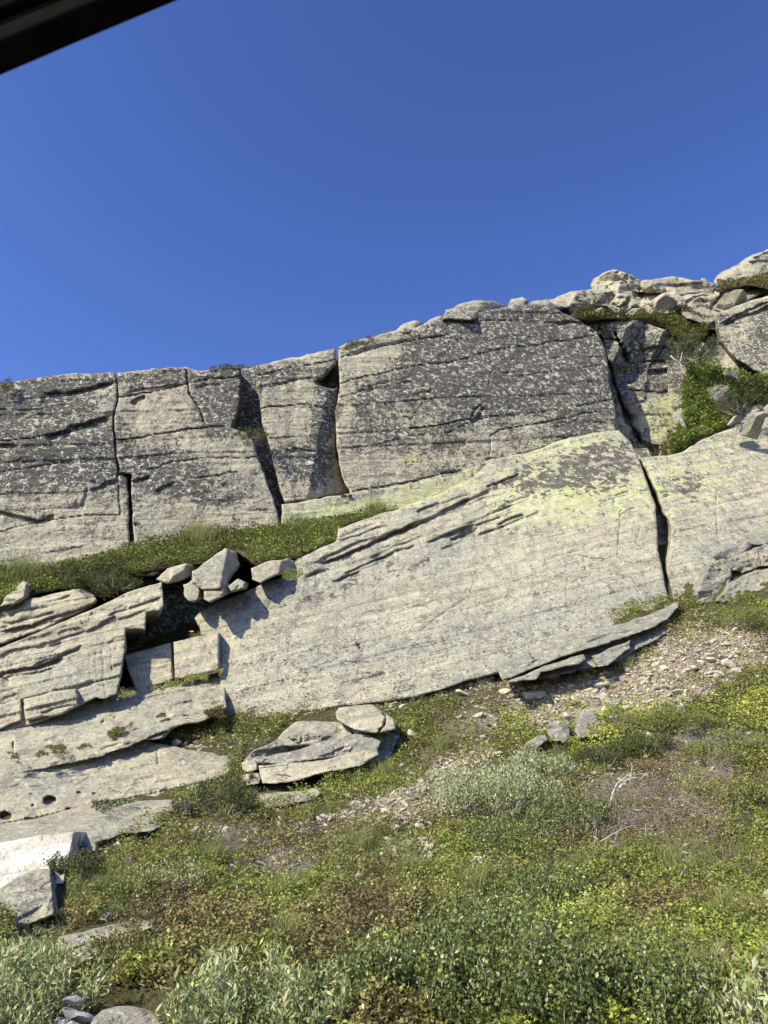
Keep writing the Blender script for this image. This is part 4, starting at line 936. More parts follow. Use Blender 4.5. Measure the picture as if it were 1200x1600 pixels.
t = np.clip(sel + RIGHTG * .5 - BROWNB * 1.1 - .35 * dr_, 0, 1)
cols = lerp_cols([(.16, .115, .055), (.25, .205, .08), (.27, .25, .075), (.22, .25, .055), (.31, .35, .065), (.48, .50, .11)], t)
sz = rng.uniform(.014, .036, N1) * np.where(py < 1200, 1.35, 1.0)
b1 = leaf_quads(w, sz, sz * rng.uniform(.45, .7, N1), cols, .7, .7)
tag(mesh_obj('ground_cover', b1[0], b1[1], M_leaf, None, b1[2], False), 'low carpet of bilberry, crowberry and moss leaves over the slope', 'ground cover', kind='stuff')

# ---- dry heather stalks and litter
N2 = 95000
px, py = sample_slope(N2, lambda x, y: np.clip(.20 + .95 * veg_maps(x, y)[3] + .25 * veg_maps(x, y)[2], 0, 1))
w = ground_P(px, py); w[:, 2] += rng.uniform(0, 1, N2) * (.01 + .35 * hummock(w[:, 0], w[:, 1]))
cols = lerp_cols([(.20, .16, .135), (.30, .25, .21), (.38, .31, .23), (.46, .40, .31)], rng.uniform(0, 1, N2) * .6 + .2 * fbm(w[:, 0] * 2, w[:, 1] * 2, 0 * px, 3, 330) + .1)
b2 = leaf_quads(w, rng.uniform(.025, .075, N2), rng.uniform(.0022, .005, N2), cols, .35, .8)
tag(mesh_obj('dry_litter', b2[0], b2[1], M_twig, None, b2[2], False), 'dry grey-brown heather stalks and litter between the green patches', 'dry litter', kind='stuff')

# ---- grass over the slope, thicker in tufts
GRASS = [(440, 1395, 60, 20, 0, .5), (170, 1400, 60, 30, 0, .9), (640, 1370, 70, 30, 0, .8), (1050, 1340, 110, 30, 0, .6), (1150, 1440, 60, 35, 0, .9), (985, 1130, 40, 20, 0, .6), (600, 1210, 60, 30, -30, .6), (1180, 1165, 30, 18, 0, .9),
         (560, 1330, 60, 25, 0, .5), (330, 1340, 60, 30, 0, .3), (740, 1390, 50, 20, 0, .4), (860, 1360, 60, 20, 0, .5), (980, 1045, 16, 10, 0, .9), (870, 1055, 14, 9, 0, .7), (200, 1520, 60, 30, 0, .3), (670, 1180, 20, 15, 0, .6)]
N3 = 46000
px, py = sample_slope(N3, lambda x, y: np.clip(.06 + blobs(GRASS, x, y), 0, 1) * (1 - .5 * veg_maps(x, y)[1]))
w = ground_P(px, py)
H = rng.uniform(.05, .16, N3) * (.6 + .7 * (fbm(w[:, 0] * 3, w[:, 1] * 3, 0 * px, 2, 341) * .5 + .5))
cols = lerp_cols([(.16, .20, .05), (.20, .25, .07), (.30, .31, .12), (.44, .39, .20)], rng.uniform(0, 1, N3) ** 1.5 * .8 + .1 * fbm(w[:, 0] * 2, w[:, 1] * 2, 0 * px, 2, 343))
b3 = grass_blades(w, H, rng.uniform(.002, .004, N3), cols, .9)
tag(mesh_obj('grass', b3[0], [b3[1], b3[2]], M_grass, None, b3[3], False), 'fine mountain grass among the low plants of the slope', 'grass', kind='stuff')

# ---- pale lichen and moss tufts, yellow-green sprigs
N4 = 26000
YEL = [(900, 1430, 60, 40, 30, 1.0), (950, 1440, 30, 30, 0, .8), (700, 1340, 30, 30, 0, .8), (840, 1340, 40, 20, 0, .7), (450, 1410, 30, 30, 0, .6), (160, 1560, 50, 30, 0, .8), (640, 1570, 60, 40, 0, .6), (600, 1540, 50, 30, 0, .5), (860, 1500, 60, 30, 0, .4),
       (1080, 1000, 40, 12, 0, .5), (1010, 1030, 30, 14, 0, .7), (1160, 1110, 60, 14, -10, .5), (230, 1540, 40, 20, 0, .6), (1100, 1240, 80, 40, 0, .3), (560, 1200, 40, 30, -40, .5), (360, 1200, 80, 30, 0, .2), (700, 1420, 100, 60, 0, .15)]
px, py = sample_slope(N4, lambda x, y: np.clip(.02 + blobs(YEL, x, y) * (fbm(x * .05, y * .07, x * 0, 3, 351) > -.1), 0, 1))
w = ground_P(px, py); w[:, 2] += hummock(w[:, 0], w[:, 1]) * rng.uniform(.3, 1.5, N4) + .01
cols = lerp_cols([(.22, .28, .05), (.32, .37, .07), (.42, .44, .10)], rng.uniform(0, 1, N4))
sz = rng.uniform(.016, .028, N4)
b4 = leaf_quads(w, sz, sz * .6, cols, .9, .6)
tag(mesh_obj('yellow_green_sprigs', b4[0], b4[1], M_glossleaf, None, b4[2], False), 'bright yellow-green bilberry sprigs standing out of the ground cover', 'ground plants', kind='stuff')

# ---- soil banks on the ledges with their own growth
def bank(name, poly, Df, label, nleaf, cols, hh=.12, size=(.02, .035), grass=(), soil=True, mat=None, thin=0.0):
    """a strip of soil held by the rock, with leaves growing out of it"""
    if soil:
        o = rock('soil_bank', poly, Df, M_ground, thick=.8, step=4, rnd=3, rnd_m=.1, jit=4, big=.12, strata=0, fine=.03, seed=400 + len(bpy.data.objects))
        at = o.data.color_attributes['paint']; a = np.zeros((len(o.data.vertices), 4), np.float32); a[:, 0] = .6; a[:, 3] = 1; at.data.foreach_set('color', a.ravel())
        tag(o, 'soil under the ' + label, 'soil', kind='structure')
    pl = rough_line(poly, 9.0, 4, True, seed=len(poly)); x0, y0 = pl.min(0); x1, y1 = pl.max(0)
    xs, ys = [], []; tot = 0
    while tot < nleaf:
        a = rng.uniform(x0, x1, nleaf * 2); b = rng.uniform(y0, y1, nleaf * 2)
        k = inside(a, b, pl)
        if thin: k &= (fbm(a * .045, b * .07, a * 0, 3, 361) > thin)
        a, b = a[k], b[k]; xs.append(a); ys.append(b); tot += len(a)
    a = np.concatenate(xs)[:nleaf]; b = np.concatenate(ys)[:nleaf]
    D = Df(a, b) - .02; w = P(a, b, D)
    w[:, 1] -= .12 * fbm(w[:, 0] * .55, w[:, 1] * .55, w[:, 2] * .55, 2, 3)
    hm = hh * np.clip(.45 + .8 * fbm(w[:, 0] * 2.2, w[:, 1] * 2.2, w[:, 2] * 2.2, 3, 363), .05, 1.4)
    up = hm * rng.uniform(0, 1, nleaf) ** .5
    w[:, 2] += up; w[:, 1] -= up * .5
    t = .5 + .6 * fbm(w[:, 0] * 1.5, w[:, 1] * 1.5, w[:, 2] * 1.5, 4, 365) + .1 * rng.normal(size=nleaf)
    sz = rng.uniform(size[0], size[1], nleaf)
    q = leaf_quads(w, sz, sz * .6, lerp_cols(cols, t), .8, .7)
    tag(mesh_obj(name, q[0], q[1], M_leaf, None, q[2], False), label, 'ground cover', kind='stuff')
    for gi, (gx0, gy0, gw, n, gh, gc) in enumerate(grass):
        a = gx0 + gw * rng.normal(size=n) * .45; b = gy0 + gw * .22 * rng.normal(size=n)
        w = P(a, b, Df(a, b) - .05)
        q = grass_blades(w, gh * rng.uniform(.5, 1.1, n), rng.uniform(.003, .006, n), lerp_cols(gc, rng.uniform(0, 1, n)), .7)
        yield q, (gx0, gy0)
GREEN = [(.11, .10, .035), (.14, .15, .04), (.18, .21, .05), (.24, .28, .06), (.32, .36, .085)]
DARKG = [(.05, .055, .02), (.07, .085, .025), (.10, .125, .03), (.15, .18, .04)]
OLIVE = [(.14, .10, .045), (.17, .15, .05), (.18, .19, .05), (.23, .25, .06)]
VP = plane((0, 945, 13.9), (0, 890, 15.0), (620, 800, 16.9), (460, 868, 15.4))
tuftc = [(.22, .22, .07), (.32, .29, .10), (.40, .35, .14)]
tg = [(.14, .18, .05), (.20, .25, .06), (.30, .30, .10)]
for j, (q, pos) in enumerate(bank('heather_ledge_cover', [(-60, 900), (0, 896), (60, 886), (130, 876), (195, 858), (250, 846), (300, 832), (370, 828), (445, 820), (520, 808), (580, 800), (625, 794), (600, 805), (540, 822), (525, 845), (465, 872), (400, 884), (370, 862), (350, 855), (320, 880), (262, 886), (205, 900), (190, 920), (165, 934), (148, 930), (120, 918), (60, 928), (0, 950), (-60, 970)], VP,
        'low dark green shrubs growing along the ledge at the cliff foot', 30000, GREEN, .20, (.03, .06),
        grass=[(308, 842, 30, 1300, .42, tuftc), (30, 898, 40, 1300, .34, tg), (470, 824, 30, 700, .3, tg), (590, 802, 22, 700, .36, tg), (240, 862, 40, 400, .2, tg)])):
    lab = ['tall straw-coloured grass tuft on the cliff-foot ledge', 'green grass tuft at the left end of the cliff-foot ledge', 'green grass tuft on the ledge below the narrow pillar', 'grass tuft at the right tip of the cliff-foot ledge', 'short grass tuft beside the dark slot on the ledge'][j]
    tag(mesh_obj('grass_tuft', q[0], [q[1], q[2]], M_grass, None, q[3], False, q[0][0]), lab, 'grass tuft', 'grass tufts on the cliff-foot ledge')
list(bank('lower_ledge_cover', [(110, 900), (200, 885), (200, 925), (165, 940), (150, 925), (110, 920)], off(VP, -.35), 'dark shrub growth hanging over the pale ledge at the left', 5000, DARKG, .34, (.03, .055), soil=False))
GP = plane((1060, 700, 18.4), (1060, 570, 20.8), (1160, 650, 19.2))
list(bank('gully_cover', [(1042, 712), (1056, 690), (1066, 660), (1070, 600), (1078, 575), (1100, 570), (1130, 580), (1170, 590), (1210, 600), (1210, 622), (1160, 615), (1146, 640), (1148, 664), (1112, 684), (1085, 697), (1062, 708)], GP, 'bright green shrubs filling the steep gully', 15000, [(.11, .12, .035), (.16, .20, .045), (.22, .28, .055), (.29, .36, .07)], .55, (.05, .09)))
list(bank('gully_cover', [(1160, 596), (1205, 605), (1230, 640), (1190, 636), (1165, 618)], off(GP, -.3), 'dark shrubs right of the gully', 2200, DARKG, .4, (.045, .08), soil=False))
list(bank('crest_cover', [(890, 492), (920, 489), (960, 496), (1010, 496), (1040, 488), (1070, 486), (1100, 500), (1112, 512), (1100, 530), (1080, 545), (1060, 530), (1040, 514), (1000, 502), (940, 500), (900, 500)], plane((900, 495, 19.9), (1080, 490, 21.6), (1070, 540, 20.9)), 'olive heather mat draped over the gully rim', 8000, OLIVE, .28, (.045, .08)))
list(bank('crest_cover', [(1118, 450), (1150, 438), (1200, 425), (1260, 410), (1260, 450), (1200, 452), (1165, 446), (1130, 456)], plane((1118, 452, 21.6), (1200, 425, 22.6), (1200, 455, 21.6)), 'olive heather on the skyline slope at the right', 4500, OLIVE, .3, (.05, .08)))
list(bank('crest_cover', [(325, 578), (345, 574), (375, 572), (398, 572), (392, 578), (360, 579), (335, 581)], off(CL, .0), 'thin plants on the cliff crest above the cleft', 500, OLIVE, .06, (.03, .05), soil=False))
list(bank('crest_cover', [(525, 545), (560, 532), (610, 520), (640, 516), (600, 526), (560, 540), (535, 549)], off(CL, -.02), 'thin heather on the cliff crest left of the pale block', 600, OLIVE, .06, (.03, .05), soil=False, thin=0.05))
list(bank('crest_cover', [(0, 602), (8, 600), (22, 602), (20, 612), (4, 616)], off(CL, -.1), 'small moss cushion at the left end of the cliff crest', 900, OLIVE, .08, (.02, .03), soil=False))
# growth in the joints of the stepped ledges
list(bank('joint_cover', [(186, 1080), (215, 1084), (250, 1072), (300, 1058), (343, 1045), (344, 1058), (300, 1072), (250, 1082), (200, 1094), (180, 1096)], plane((186, 1085, 12.0), (343, 1050, 12.75), (250, 1070, 12.5)), 'yellow-green plants along the foot of the squared blocks', 2000, [(.16, .16, .04), (.24, .27, .06), (.32, .34, .09)], .10, (.02, .032), soil=False, thin=-.15))
list(bank('joint_cover', [(135, 1170), (170, 1160), (215, 1130), (260, 1118), (320, 1112), (350, 1104), (352, 1122), (300, 1122), (220, 1128), (185, 1140), (160, 1158)], plane((135, 1165, 11.1), (343, 1110, 12.1), (250, 1120, 11.9)), 'mixed moss and plants between the sloping shelf and the capping slab', 2400, OLIVE, .08, (.02, .032), soil=False, thin=-.1))
list(bank('joint_cover', [(0, 1190), (0, 1178), (60, 1168), (120, 1158), (150, 1152), (160, 1164), (120, 1176), (60, 1186)], plane((0, 1185, 10.4), (150, 1160, 10.9), (60, 1160, 11.2)), 'patchy moss and litter above the holed shelf', 1500, OLIVE, .06, (.02, .03), soil=False, thin=-.05))
list(bank('joint_cover', [(148, 1262), (160, 1254), (185, 1250), (205, 1248), (212, 1256), (185, 1266), (160, 1270)], plane((150, 1262, 9.3), (210, 1252, 9.55), (180, 1248, 9.8)), 'dark tuft of plants in the joint under the holed shelf', 900, DARKG, .12, (.018, .03), soil=False))
list(bank('joint_cover', [(440, 900), (455, 893), (472, 892), (474, 900), (455, 908)], plane((440, 900, 14.1), (474, 896, 14.4), (455, 893, 14.5)), 'yellow-green sprig beside the layered grey block', 900, [(.2, .24, .05), (.3, .34, .08)], .08, (.02, .03), soil=False))

TUS = [(440, 1398, 'left of the middle of the lower slope'), (640, 1368, 'below the scree tongue'), (1050, 1345, 'under the grey twig tangle'), (1150, 1445, 'right of the orange flowers'), (985, 1138, 'right of the large flat grey stone'), (1180, 1170, 'at the right edge above the dry patch'), (600, 1215, 'at the right end of the layered ledge'),
       (170, 1400, 'right of the white boulder'), (560, 1330, 'above the middle of the lower slope'), (330, 1345, 'under the grey stone flush with the moss'), (978, 1047, 'in the middle scree under the tilted slab'), (868, 1056, 'beside the buried slab under the tilted slab'), (740, 1392, 'left of the yellow-green sprigs'), (1100, 1540, 'above the corner willow'), (450, 1500, 'above the bottom willow'), (690, 1160, 'above the upper end of the scree tongue')]
for k, (x, y, lab) in enumerate(TUS):
    c_ = ground_P(x, y)[0]; n = 420
    a_ = rng.uniform(0, 6.28, n); r_ = .11 * rng.uniform(0, 1, n) ** .6
    w = np.stack([c_[0] + r_ * np.cos(a_), c_[1] + r_ * np.sin(a_), 0 * a_], 1); w[:, 2] = G(w[:, 0], w[:, 1]) - .01
    q = grass_blades(w, rng.uniform(.12, .27, n), rng.uniform(.003, .005, n), lerp_cols([(.20, .24, .06), (.30, .32, .10), (.50, .44, .22)], rng.uniform(0, 1, n) ** 1.2), 1.0)
    o = mesh_obj('grass_tuft', q[0], [q[1], q[2]], M_grass, None, q[3], False, c_)
    tag(o, 'straw-green grass tuft ' + lab, 'grass tuft', 'grass tufts on the slope')
# ---------------------------------------------------------------- shrubs, each a thing of its own
def tube(path, r0, r1, sides=4):
    path = np.asarray(path, float); n = len(path)
    tan = unit(np.gradient(path, axis=0)); a = np.cross(tan, np.array([.3, .2, 1.0])); a = unit(a); b = np.cross(tan, a)
    r = np.linspace(r0, r1, n)[:, None, None]; ang = np.linspace(0, 2 * np.pi, sides, endpoint=False)
    ring = path[:, None] + r * (np.cos(ang)[None, :, None] * a[:, None] + np.sin(ang)[None, :, None] * b[:, None])
    V = ring.reshape(-1, 3); F = []
    for i in range(n - 1):
        for s_ in range(sides):
            F.append((i * sides + s_, i * sides + (s_ + 1) % sides, (i + 1) * sides + (s_ + 1) % sides, (i + 1) * sides + s_))
    return V, np.array(F)
def tubes(lst):
    V, F, o = [], [], 0
    for v, f in lst: V.append(v); F.append(f + o); o += len(v)
    return np.concatenate(V), np.concatenate(F)
def diamond_leaf(L=.045, W=.013, name='leaf'):
    v = [(0, 0, 0), (L * .3, W * .45, L * .02), (L * .65, W * .38, L * .01), (L, 0, -L * .06), (L * .65, -W * .38, L * .01), (L * .3, -W * .45, L * .02), (L * .3, 0, -L * .015), (L * .65, 0, -L * .02)]
    f3 = [(0, 1, 6), (0, 6, 5), (2, 3, 7), (7, 3, 4)]; f4 = [(1, 2, 7, 6), (6, 7, 4, 5)]
    return v, f3, f4
leaf_meshes = []
for k, c in enumerate([(.27, .29, .135), (.37, .37, .205), (.20, .225, .09)]):
    v, f3, f4 = diamond_leaf(.046 + .006 * k, .014)
    o = mesh_obj('leaf', v, [f3, f4], M_leaf, None, np.tile(c, (8, 1)))
    leaf_meshes.append(o.data); bpy.data.objects.remove(o)
SHRUB = {}
def shrub(name, label, px, py, rad, hgt, nstem, nleaf, L, Wd, cols, base=None, group=None, single=0, cat='shrub', gloss=False, droop=.0, lean=(0, 0), spread=1.0, seed=0):
    rr = np.random.default_rng(900 + seed)
    c = ground_P(px, py)[0] if base is None else np.asarray(base, float)
    root = empty(name, c); tag(root, label, cat, group)
    tb = []; LPn, LA = [], []
    per = max(3, nleaf // nstem)
    for s_ in range(nstem):
        az = rr.uniform(0, 2 * np.pi); rd = rad * rr.uniform(0, 1) ** .6 * spread
        b = np.array([math.cos(az) * rd * .45, math.sin(az) * rd * .45, -.02])
        if base is None: b[2] = float(G(c[0] + b[0], c[1] + b[1])) - c[2] - .02
        h = hgt * rr.uniform(.55, 1.05) * (1 - .35 * (rd / (rad * spread)) ** 2)
        e = np.array([math.cos(az) * rd + lean[0], math.sin(az) * rd + lean[1], h]) + np.array([0, 0, b[2] * .5])
        t = np.linspace(0, 1, 6)[:, None]
        path = b + (e - b) * t + np.array([math.cos(az), math.sin(az), 0]) * (.15 * rad * np.sin(t * 3.14)) + rr.normal(size=(6, 3)) * rad * .03
        tb.append(tube(path, .0035, .0012, 3))
        k = per; tt = rr.uniform(.25, 1.0, k) ** .7
        idx = tt * 5; i0 = np.minimum(idx.astype(int), 4); f = (idx - i0)[:, None]
        pos = path[i0] * (1 - f) + path[i0 + 1] * f + rr.normal(size=(k, 3)) * np.array([1, 1, .7]) * rad * .10
        axd = unit(path[i0 + 1] - path[i0]); side = unit(rr.normal(size=(k, 3)))
        LPn.append(pos); LA.append(unit(axd * .7 + side * .9 + np.array([0, 0, .15 - droop])))
    LPn = np.concatenate(LPn); LA = np.concatenate(LA)
    sv, sf = tubes(tb)
    so = mesh_obj('stem', sv, sf, M_deadwood, root, None)
    n = len(LPn)
    sz = L * rr.uniform(.65, 1.15, n)
    q = leaf_quads(LPn, sz, sz * Wd, lerp_cols(cols, rr.uniform(0, 1, n), .12), ax=LA, flat=.8)
    fo = mesh_obj('foliage', q[0], q[1], M_glossleaf if gloss else M_leaf, root, q[2], False)
    fo['kind'] = 'stuff'
    if single:
        order = np.argsort(LPn[:, 1] * 1.0 - LPn[:, 2] * .8)[:single * 3]; order = order[::3]
        for k, i in enumerate(order):
            lo = bpy.data.objects.new('leaf', leaf_meshes[k % 3]); col.objects.link(lo); lo.parent = root
            lo.location = tuple(LPn[i] + np.array([0, -.02, .01]))
            v = Vector(tuple(float(z) for z in LA[i]))
            lo.rotation_mode = 'QUATERNION'; lo.rotation_quaternion = v.to_track_quat('X', 'Z')
            sc_ = float(rr.uniform(.8, 1.15)); lo.scale = (sc_, sc_, sc_)
    return root
WIL = [(.16, .20, .06), (.27, .31, .11), (.40, .43, .19), (.58, .58, .32)]
BIR = [(.07, .09, .022), (.10, .13, .032), (.15, .185, .045), (.26, .30, .08)]
JUN = [(.05, .055, .018), (.075, .085, .025), (.11, .125, .035)]
W = 'silvery willow shrubs on the slope'
shrub('willow_shrub', 'silver-leaved willow shrub filling the bottom left corner', 30, 1625, .36, .42, 40, 3600, .042, .30, WIL, group=W, single=80, seed=1)
shrub('willow_shrub', 'silver-leaved willow shrub at the bottom edge left of centre', 370, 1650, .38, .38, 36, 3200, .044, .30, WIL, group=W, single=90, seed=2)
shrub('willow_shrub', 'small willow shrub at the bottom edge right of the larger willow', 505, 1630, .22, .34, 18, 1300, .044, .30, WIL, group=W, single=40, seed=3)
shrub('willow_shrub', 'large-leaved pale willow shrub in the bottom right corner', 1235, 1670, .30, .50, 26, 1400, .058, .34, WIL, group=W, single=60, seed=4)
shrub('willow_shrub', 'wide willow shrub on the slope below the scree stones', 775, 1265, .75, .58, 70, 6000, .045, .34, [(.22, .26, .10), (.36, .40, .19), (.56, .58, .36)], group=W, seed=5)
shrub('willow_shrub', 'upper willow shrub right below the pale scree stones', 845, 1215, .45, .34, 36, 2400, .045, .34, [(.20, .24, .09), (.32, .36, .17), (.50, .52, .32)], group=W, seed=6)
shrub('willow_shrub', 'low grey willow sprigs below the white boulder', 265, 1395, .30, .22, 20, 900, .036, .32, WIL, group=W, seed=7)
shrub('willow_shrub', 'tiny willow sprig in the middle of the lower slope', 585, 1482, .16, .16, 8, 160, .042, .32, WIL, group=W, seed=8)
shrub('willow_shrub', 'low willow sprig left of the perched cairn stones', 50, 1540, .30, .26, 22, 1400, .040, .32, WIL, group=W, seed=9)
B_ = 'dwarf birch thickets on the lower slope'
for k, (x, y, r_, h_, n_, lab) in enumerate([(680, 1585, .48, .30, 9000, 'dark dwarf birch thicket at the bottom edge centre'), (840, 1595, .50, .34, 10000, 'dark dwarf birch thicket at the bottom right of centre'), (980, 1600, .42, .28, 7500, 'dark dwarf birch thicket left of the corner willow'),
        (760, 1480, .42, .28, 7000, 'dark dwarf birch thicket left of the yellow-green sprigs'), (850, 1400, .40, .24, 5000, 'dark dwarf birch thicket above the yellow-green sprigs'), (800, 1330, .45, .26, 5000, 'dark green thicket under the wide willow'),
        (900, 1300, .50, .32, 5500, 'dark green thicket left of the dead branches'), (1090, 1590, .34, .22, 4500, 'low dark thicket beside the corner willow'), (560, 1600, .30, .20, 3500, 'low dark thicket right of the small willow')]):
    shrub('dwarf_birch', lab, x, y, r_, h_ * 1.35, 46, int(n_ * .72), .024, .75, BIR, group=B_, gloss=True, seed=20 + k, spread=1.0)
J_ = 'dark juniper and heather bushes'
for k, (x, y, r_, h_, n_, c_, lab) in enumerate([(348, 1278, .42, .42, 5200, JUN, 'dark juniper bush left of the layered ledge'), (385, 1235, .16, .26, 900, [(.12, .06, .03), (.14, .10, .04), (.10, .12, .04)], 'reddish heather sprig at the left end of the layered ledge'),
        (283, 1283, .13, .16, 700, [(.10, .08, .06), (.13, .11, .07)], 'round brown dead cushion below the thin slab'), (118, 1385, .26, .22, 2200, JUN, 'dark shrub in the shadow of the white boulder'), (195, 1405, .3, .2, 2000, GREEN, 'green leafy bush right of the white boulder'),
        (1000, 1175, .42, .30, 5200, DARKG, 'green juniper bush above the dead branches'), (1060, 1140, .50, .30, 6000, GREEN, 'bright green crowberry mound right of the juniper bush'), (935, 1200, .30, .26, 3000, JUN, 'dark juniper bush between the willow and the dead branches'),
        (1175, 975, .55, .30, 5000, GREEN, 'leafy green mound at the right edge below the broken knob'), (1010, 1205, .26, .20, 1300, [(.20, .11, .05), (.26, .16, .08), (.22, .19, .12)], 'rusty dead juniper spray above the bleached branch'), (1110, 1185, .40, .22, 3000, GREEN, 'low green bush at the right of the dry patch'),
        (200, 1520, .28, .2, 2000, OLIVE, 'dark olive shrub right of the left willow'), (250, 1475, .35, .20, 2600, [(.14, .09, .045), (.16, .12, .05), (.15, .15, .05)], 'reddish heather patch right of the flat slabs'), (540, 1175 + 55, .34, .20, 2400, GREEN, 'bright bilberry clump at the right end of the layered ledge'),
        (490, 1282, .3, .16, 1500, GREEN, 'low green clump below the buried pale slab'), (480, 1092, .34, .15, 1800, [(.14, .07, .035), (.15, .12, .05), (.12, .14, .045)], 'rusty low heather strip at the left foot of the great slab'), (1150, 1260, .4, .2, 2400, GREEN, 'green low bush right of the dry heather patch')]):
    shrub('low_bush', lab, x, y, r_, h_, 30, n_, .026, .5, c_, group=J_, seed=40 + k)
def perched(name, label, x, y, D, *a, **k): return shrub(name, label, x, y, *a, base=P(x, y, D), **k)
perched('low_bush', 'dark juniper clump hanging in the cliff cleft', 388, 686, float(CL(388, 686)) - .25, .36, .22, 24, 2600, .03, .5, DARKG, group=J_, seed=60, lean=(.1, -.1))
perched('low_bush', 'small moss tuft at the foot of the pillar slot', 541, 778, float(CL(541, 775)) - .1, .12, .12, 8, 400, .03, .5, DARKG, group=J_, seed=61)
perched('low_bush', 'dark juniper bush high in the right gully', 1085, 562, 19.3, .75, .55, 36, 4200, .045, .5, JUN, group=J_, seed=62)
perched('low_bush', 'round dark juniper on the gully boulder at the right', 1150, 640, 17.9, .5, .45, 28, 3000, .045, .5, JUN, group=J_, seed=63)
perched('low_bush', 'dark low juniper on the rim under the skyline rocks', 1068, 535, 19.5, .5, .3, 24, 2600, .04, .5, DARKG, group=J_, seed=64)
perched('low_bush', 'dark heather clump in the rubble left of the blasted corner', 178, 918, 13.6, .45, .25, 24, 2600, .03, .5, JUN, group=J_, seed=65)
perched('low_bush', 'small clump in the dark slot of the left wall', 212, 822, 15.4, .10, .14, 6, 260, .03, .5, JUN, group=J_, seed=66)

# ================================================================== LOOSE STONES
def stone_mesh(seed, sub=2, cuts=9, squash=(1, .8, .6)):
    import bmesh
    rr = np.random.default_rng(seed)
    bm = bmesh.new(); bmesh.ops.create_icosphere(bm, subdivisions=sub, radius=1)
    V = np.array([v.co[:] for v in bm.verts]); F = np.array([[v.index for v in f.verts] for f in bm.faces]); bm.free()
    for _ in range(cuts):
        n = unit(rr.normal(size=3)); d = rr.uniform(.25, .62)
        h = V @ n; m = h > d; V[m] -= np.outer(h[m] - d, n)
    V += .012 * rr.normal(size=V.shape)
    V *= np.array(squash)
    return V / np.abs(V).max(0), F
stone_shapes = [stone_mesh(k, 3, 8 + k % 4) for k in range(12)]
def stone_data(i, m):
    V, F = stone_shapes[i]
    o = mesh_obj('stone', V, F, m, None, None, False); d = o.data; bpy.data.objects.remove(o); return d
SD = {('p', i): stone_data(i, M_stone) for i in range(12)}
SD.update({('g', i): stone_data(i, M_stone_grey) for i in range(12)})
def put_stone(px, py, wpx, hpx, label, group=None, grey=False, seed=0, name='stone', rot=None, deep=.7, cat='stone', D=None, sink=.3):
    """a loose stone seen at (px, py), wpx by hpx pixels of the photograph"""
    rr = random.Random(seed * 31 + int(px))
    w = ground_P(px, py + hpx * .3)[0] if D is None else P(px, py, D)
    sc = (w[1] * cp + (w[2] - CZ) * sp) / F
    o = bpy.data.objects.new(name, SD[('g' if grey else 'p', rr.randrange(12))]); col.objects.link(o)
    o.scale = (wpx * sc * .5, wpx * sc * .5 * deep, hpx * sc * .5)
    o.location = (w[0], w[1], w[2] + hpx * sc * (.5 - sink))
    o.rotation_euler = (rr.uniform(-.35, .35), (rr.uniform(-.3, .3) if rot is None else rot), rr.uniform(-.5, .5))
    tag(o, label, cat, group)
    return o
NAMED = [ (940, 1074, 24, 16, 0, 'bright pale stone at the middle of the scree'),
 (943, 1096, 15, 26, 0, 'upright narrow pale stone under the bright pale stone'), (903, 1094, 20, 15, 0, 'pale stone left of the upright narrow one'), (888, 1118, 22, 15, 0, 'pale stone above the dark angular boulder'), (382, 1315, 16, 18, 0, 'white shard on the green slope below the layered ledge'),
 (377, 1368, 18, 13, 0, 'tilted stone with a dark hollow behind it left of the bleached stick'), (374, 1411, 12, 8, 0, 'small white stone below the bleached stick'), (411, 1419, 11, 11, 1, 'small grey stone just below the bleached stick'), (430, 1413, 7, 17, 0, 'thin upright shard right of the bleached stick'),
 (385, 1452, 28, 18, 1, 'grey crumbled stone on the brown heather'), (520, 1265, 24, 9, 0, 'flat white stone on the dark soil'), (565, 1284, 26, 14, 0, 'pale stone right of the flat white one'), (600, 1281, 40, 12, 0, 'long flat pale stone on the dark soil'), (617, 1300, 17, 13, 0, 'rounded pale stone below the long flat one'),
 (614, 1332, 13, 22, 0, 'upright pale stone at the foot of the scree tongue'), (530, 1352, 18, 10, 0, 'pale stone in the grass below the dark soil'), (470, 1297, 14, 7, 0, 'small flat stone at the left end of the dark soil'), (541, 1318, 10, 16, 0, 'narrow upright stone under the pale stones on dark soil'),
 (658, 1223, 14, 17, 0, 'upright cream stone at the top of the scree tongue'), (693, 1231, 15, 12, 0, 'square cream stone in the scree tongue'), (775, 1172, 22, 10, 0, 'tilted white flake at the right end of the scree tongue'), (274, 1163, 20, 17, 0, 'white wedge stone at the right tip of the holed shelf'), (165, 1434, 25, 22, 0, 'pale pointed stone behind the flat slabs at lower left'),
 (1196, 1385, 24, 22, 0, 'pale stone cut by the right edge of the picture'), (966, 1378, 16, 7, 0, 'thin white stone in a dark hollow of the lower slope'), (302, 1308, 20, 12, 1, 'grey stone flush with the moss left of the white shard'), (996, 1274, 16, 6, 0, 'white chip below the bleached branch'), (840, 1327, 14, 14, 0, 'pale chip among the yellow-green sprigs'),
 (648, 1140, 22, 22, 0, 'pale lump right of the perched boulder'), (858, 1058, 30, 16, 0, 'buried pale slab under the tilted slab'), (826, 1085, 60, 14, 0, 'low pale slab left in the scree under the tilted slab'), (1025, 1042, 24, 12, 0, 'tilted pale flake in the upper scree'), (560, 1107 - 6, 14, 8, 0, 'little pale stone behind the perched boulder')]
for k, (x, y, a, b, g, lab) in enumerate(NAMED): put_stone(x, y, a, b, lab, None, bool(g), k, deep=.8)
SD.update({('l', i): stone_data(i, M_ledge) for i in range(12)})
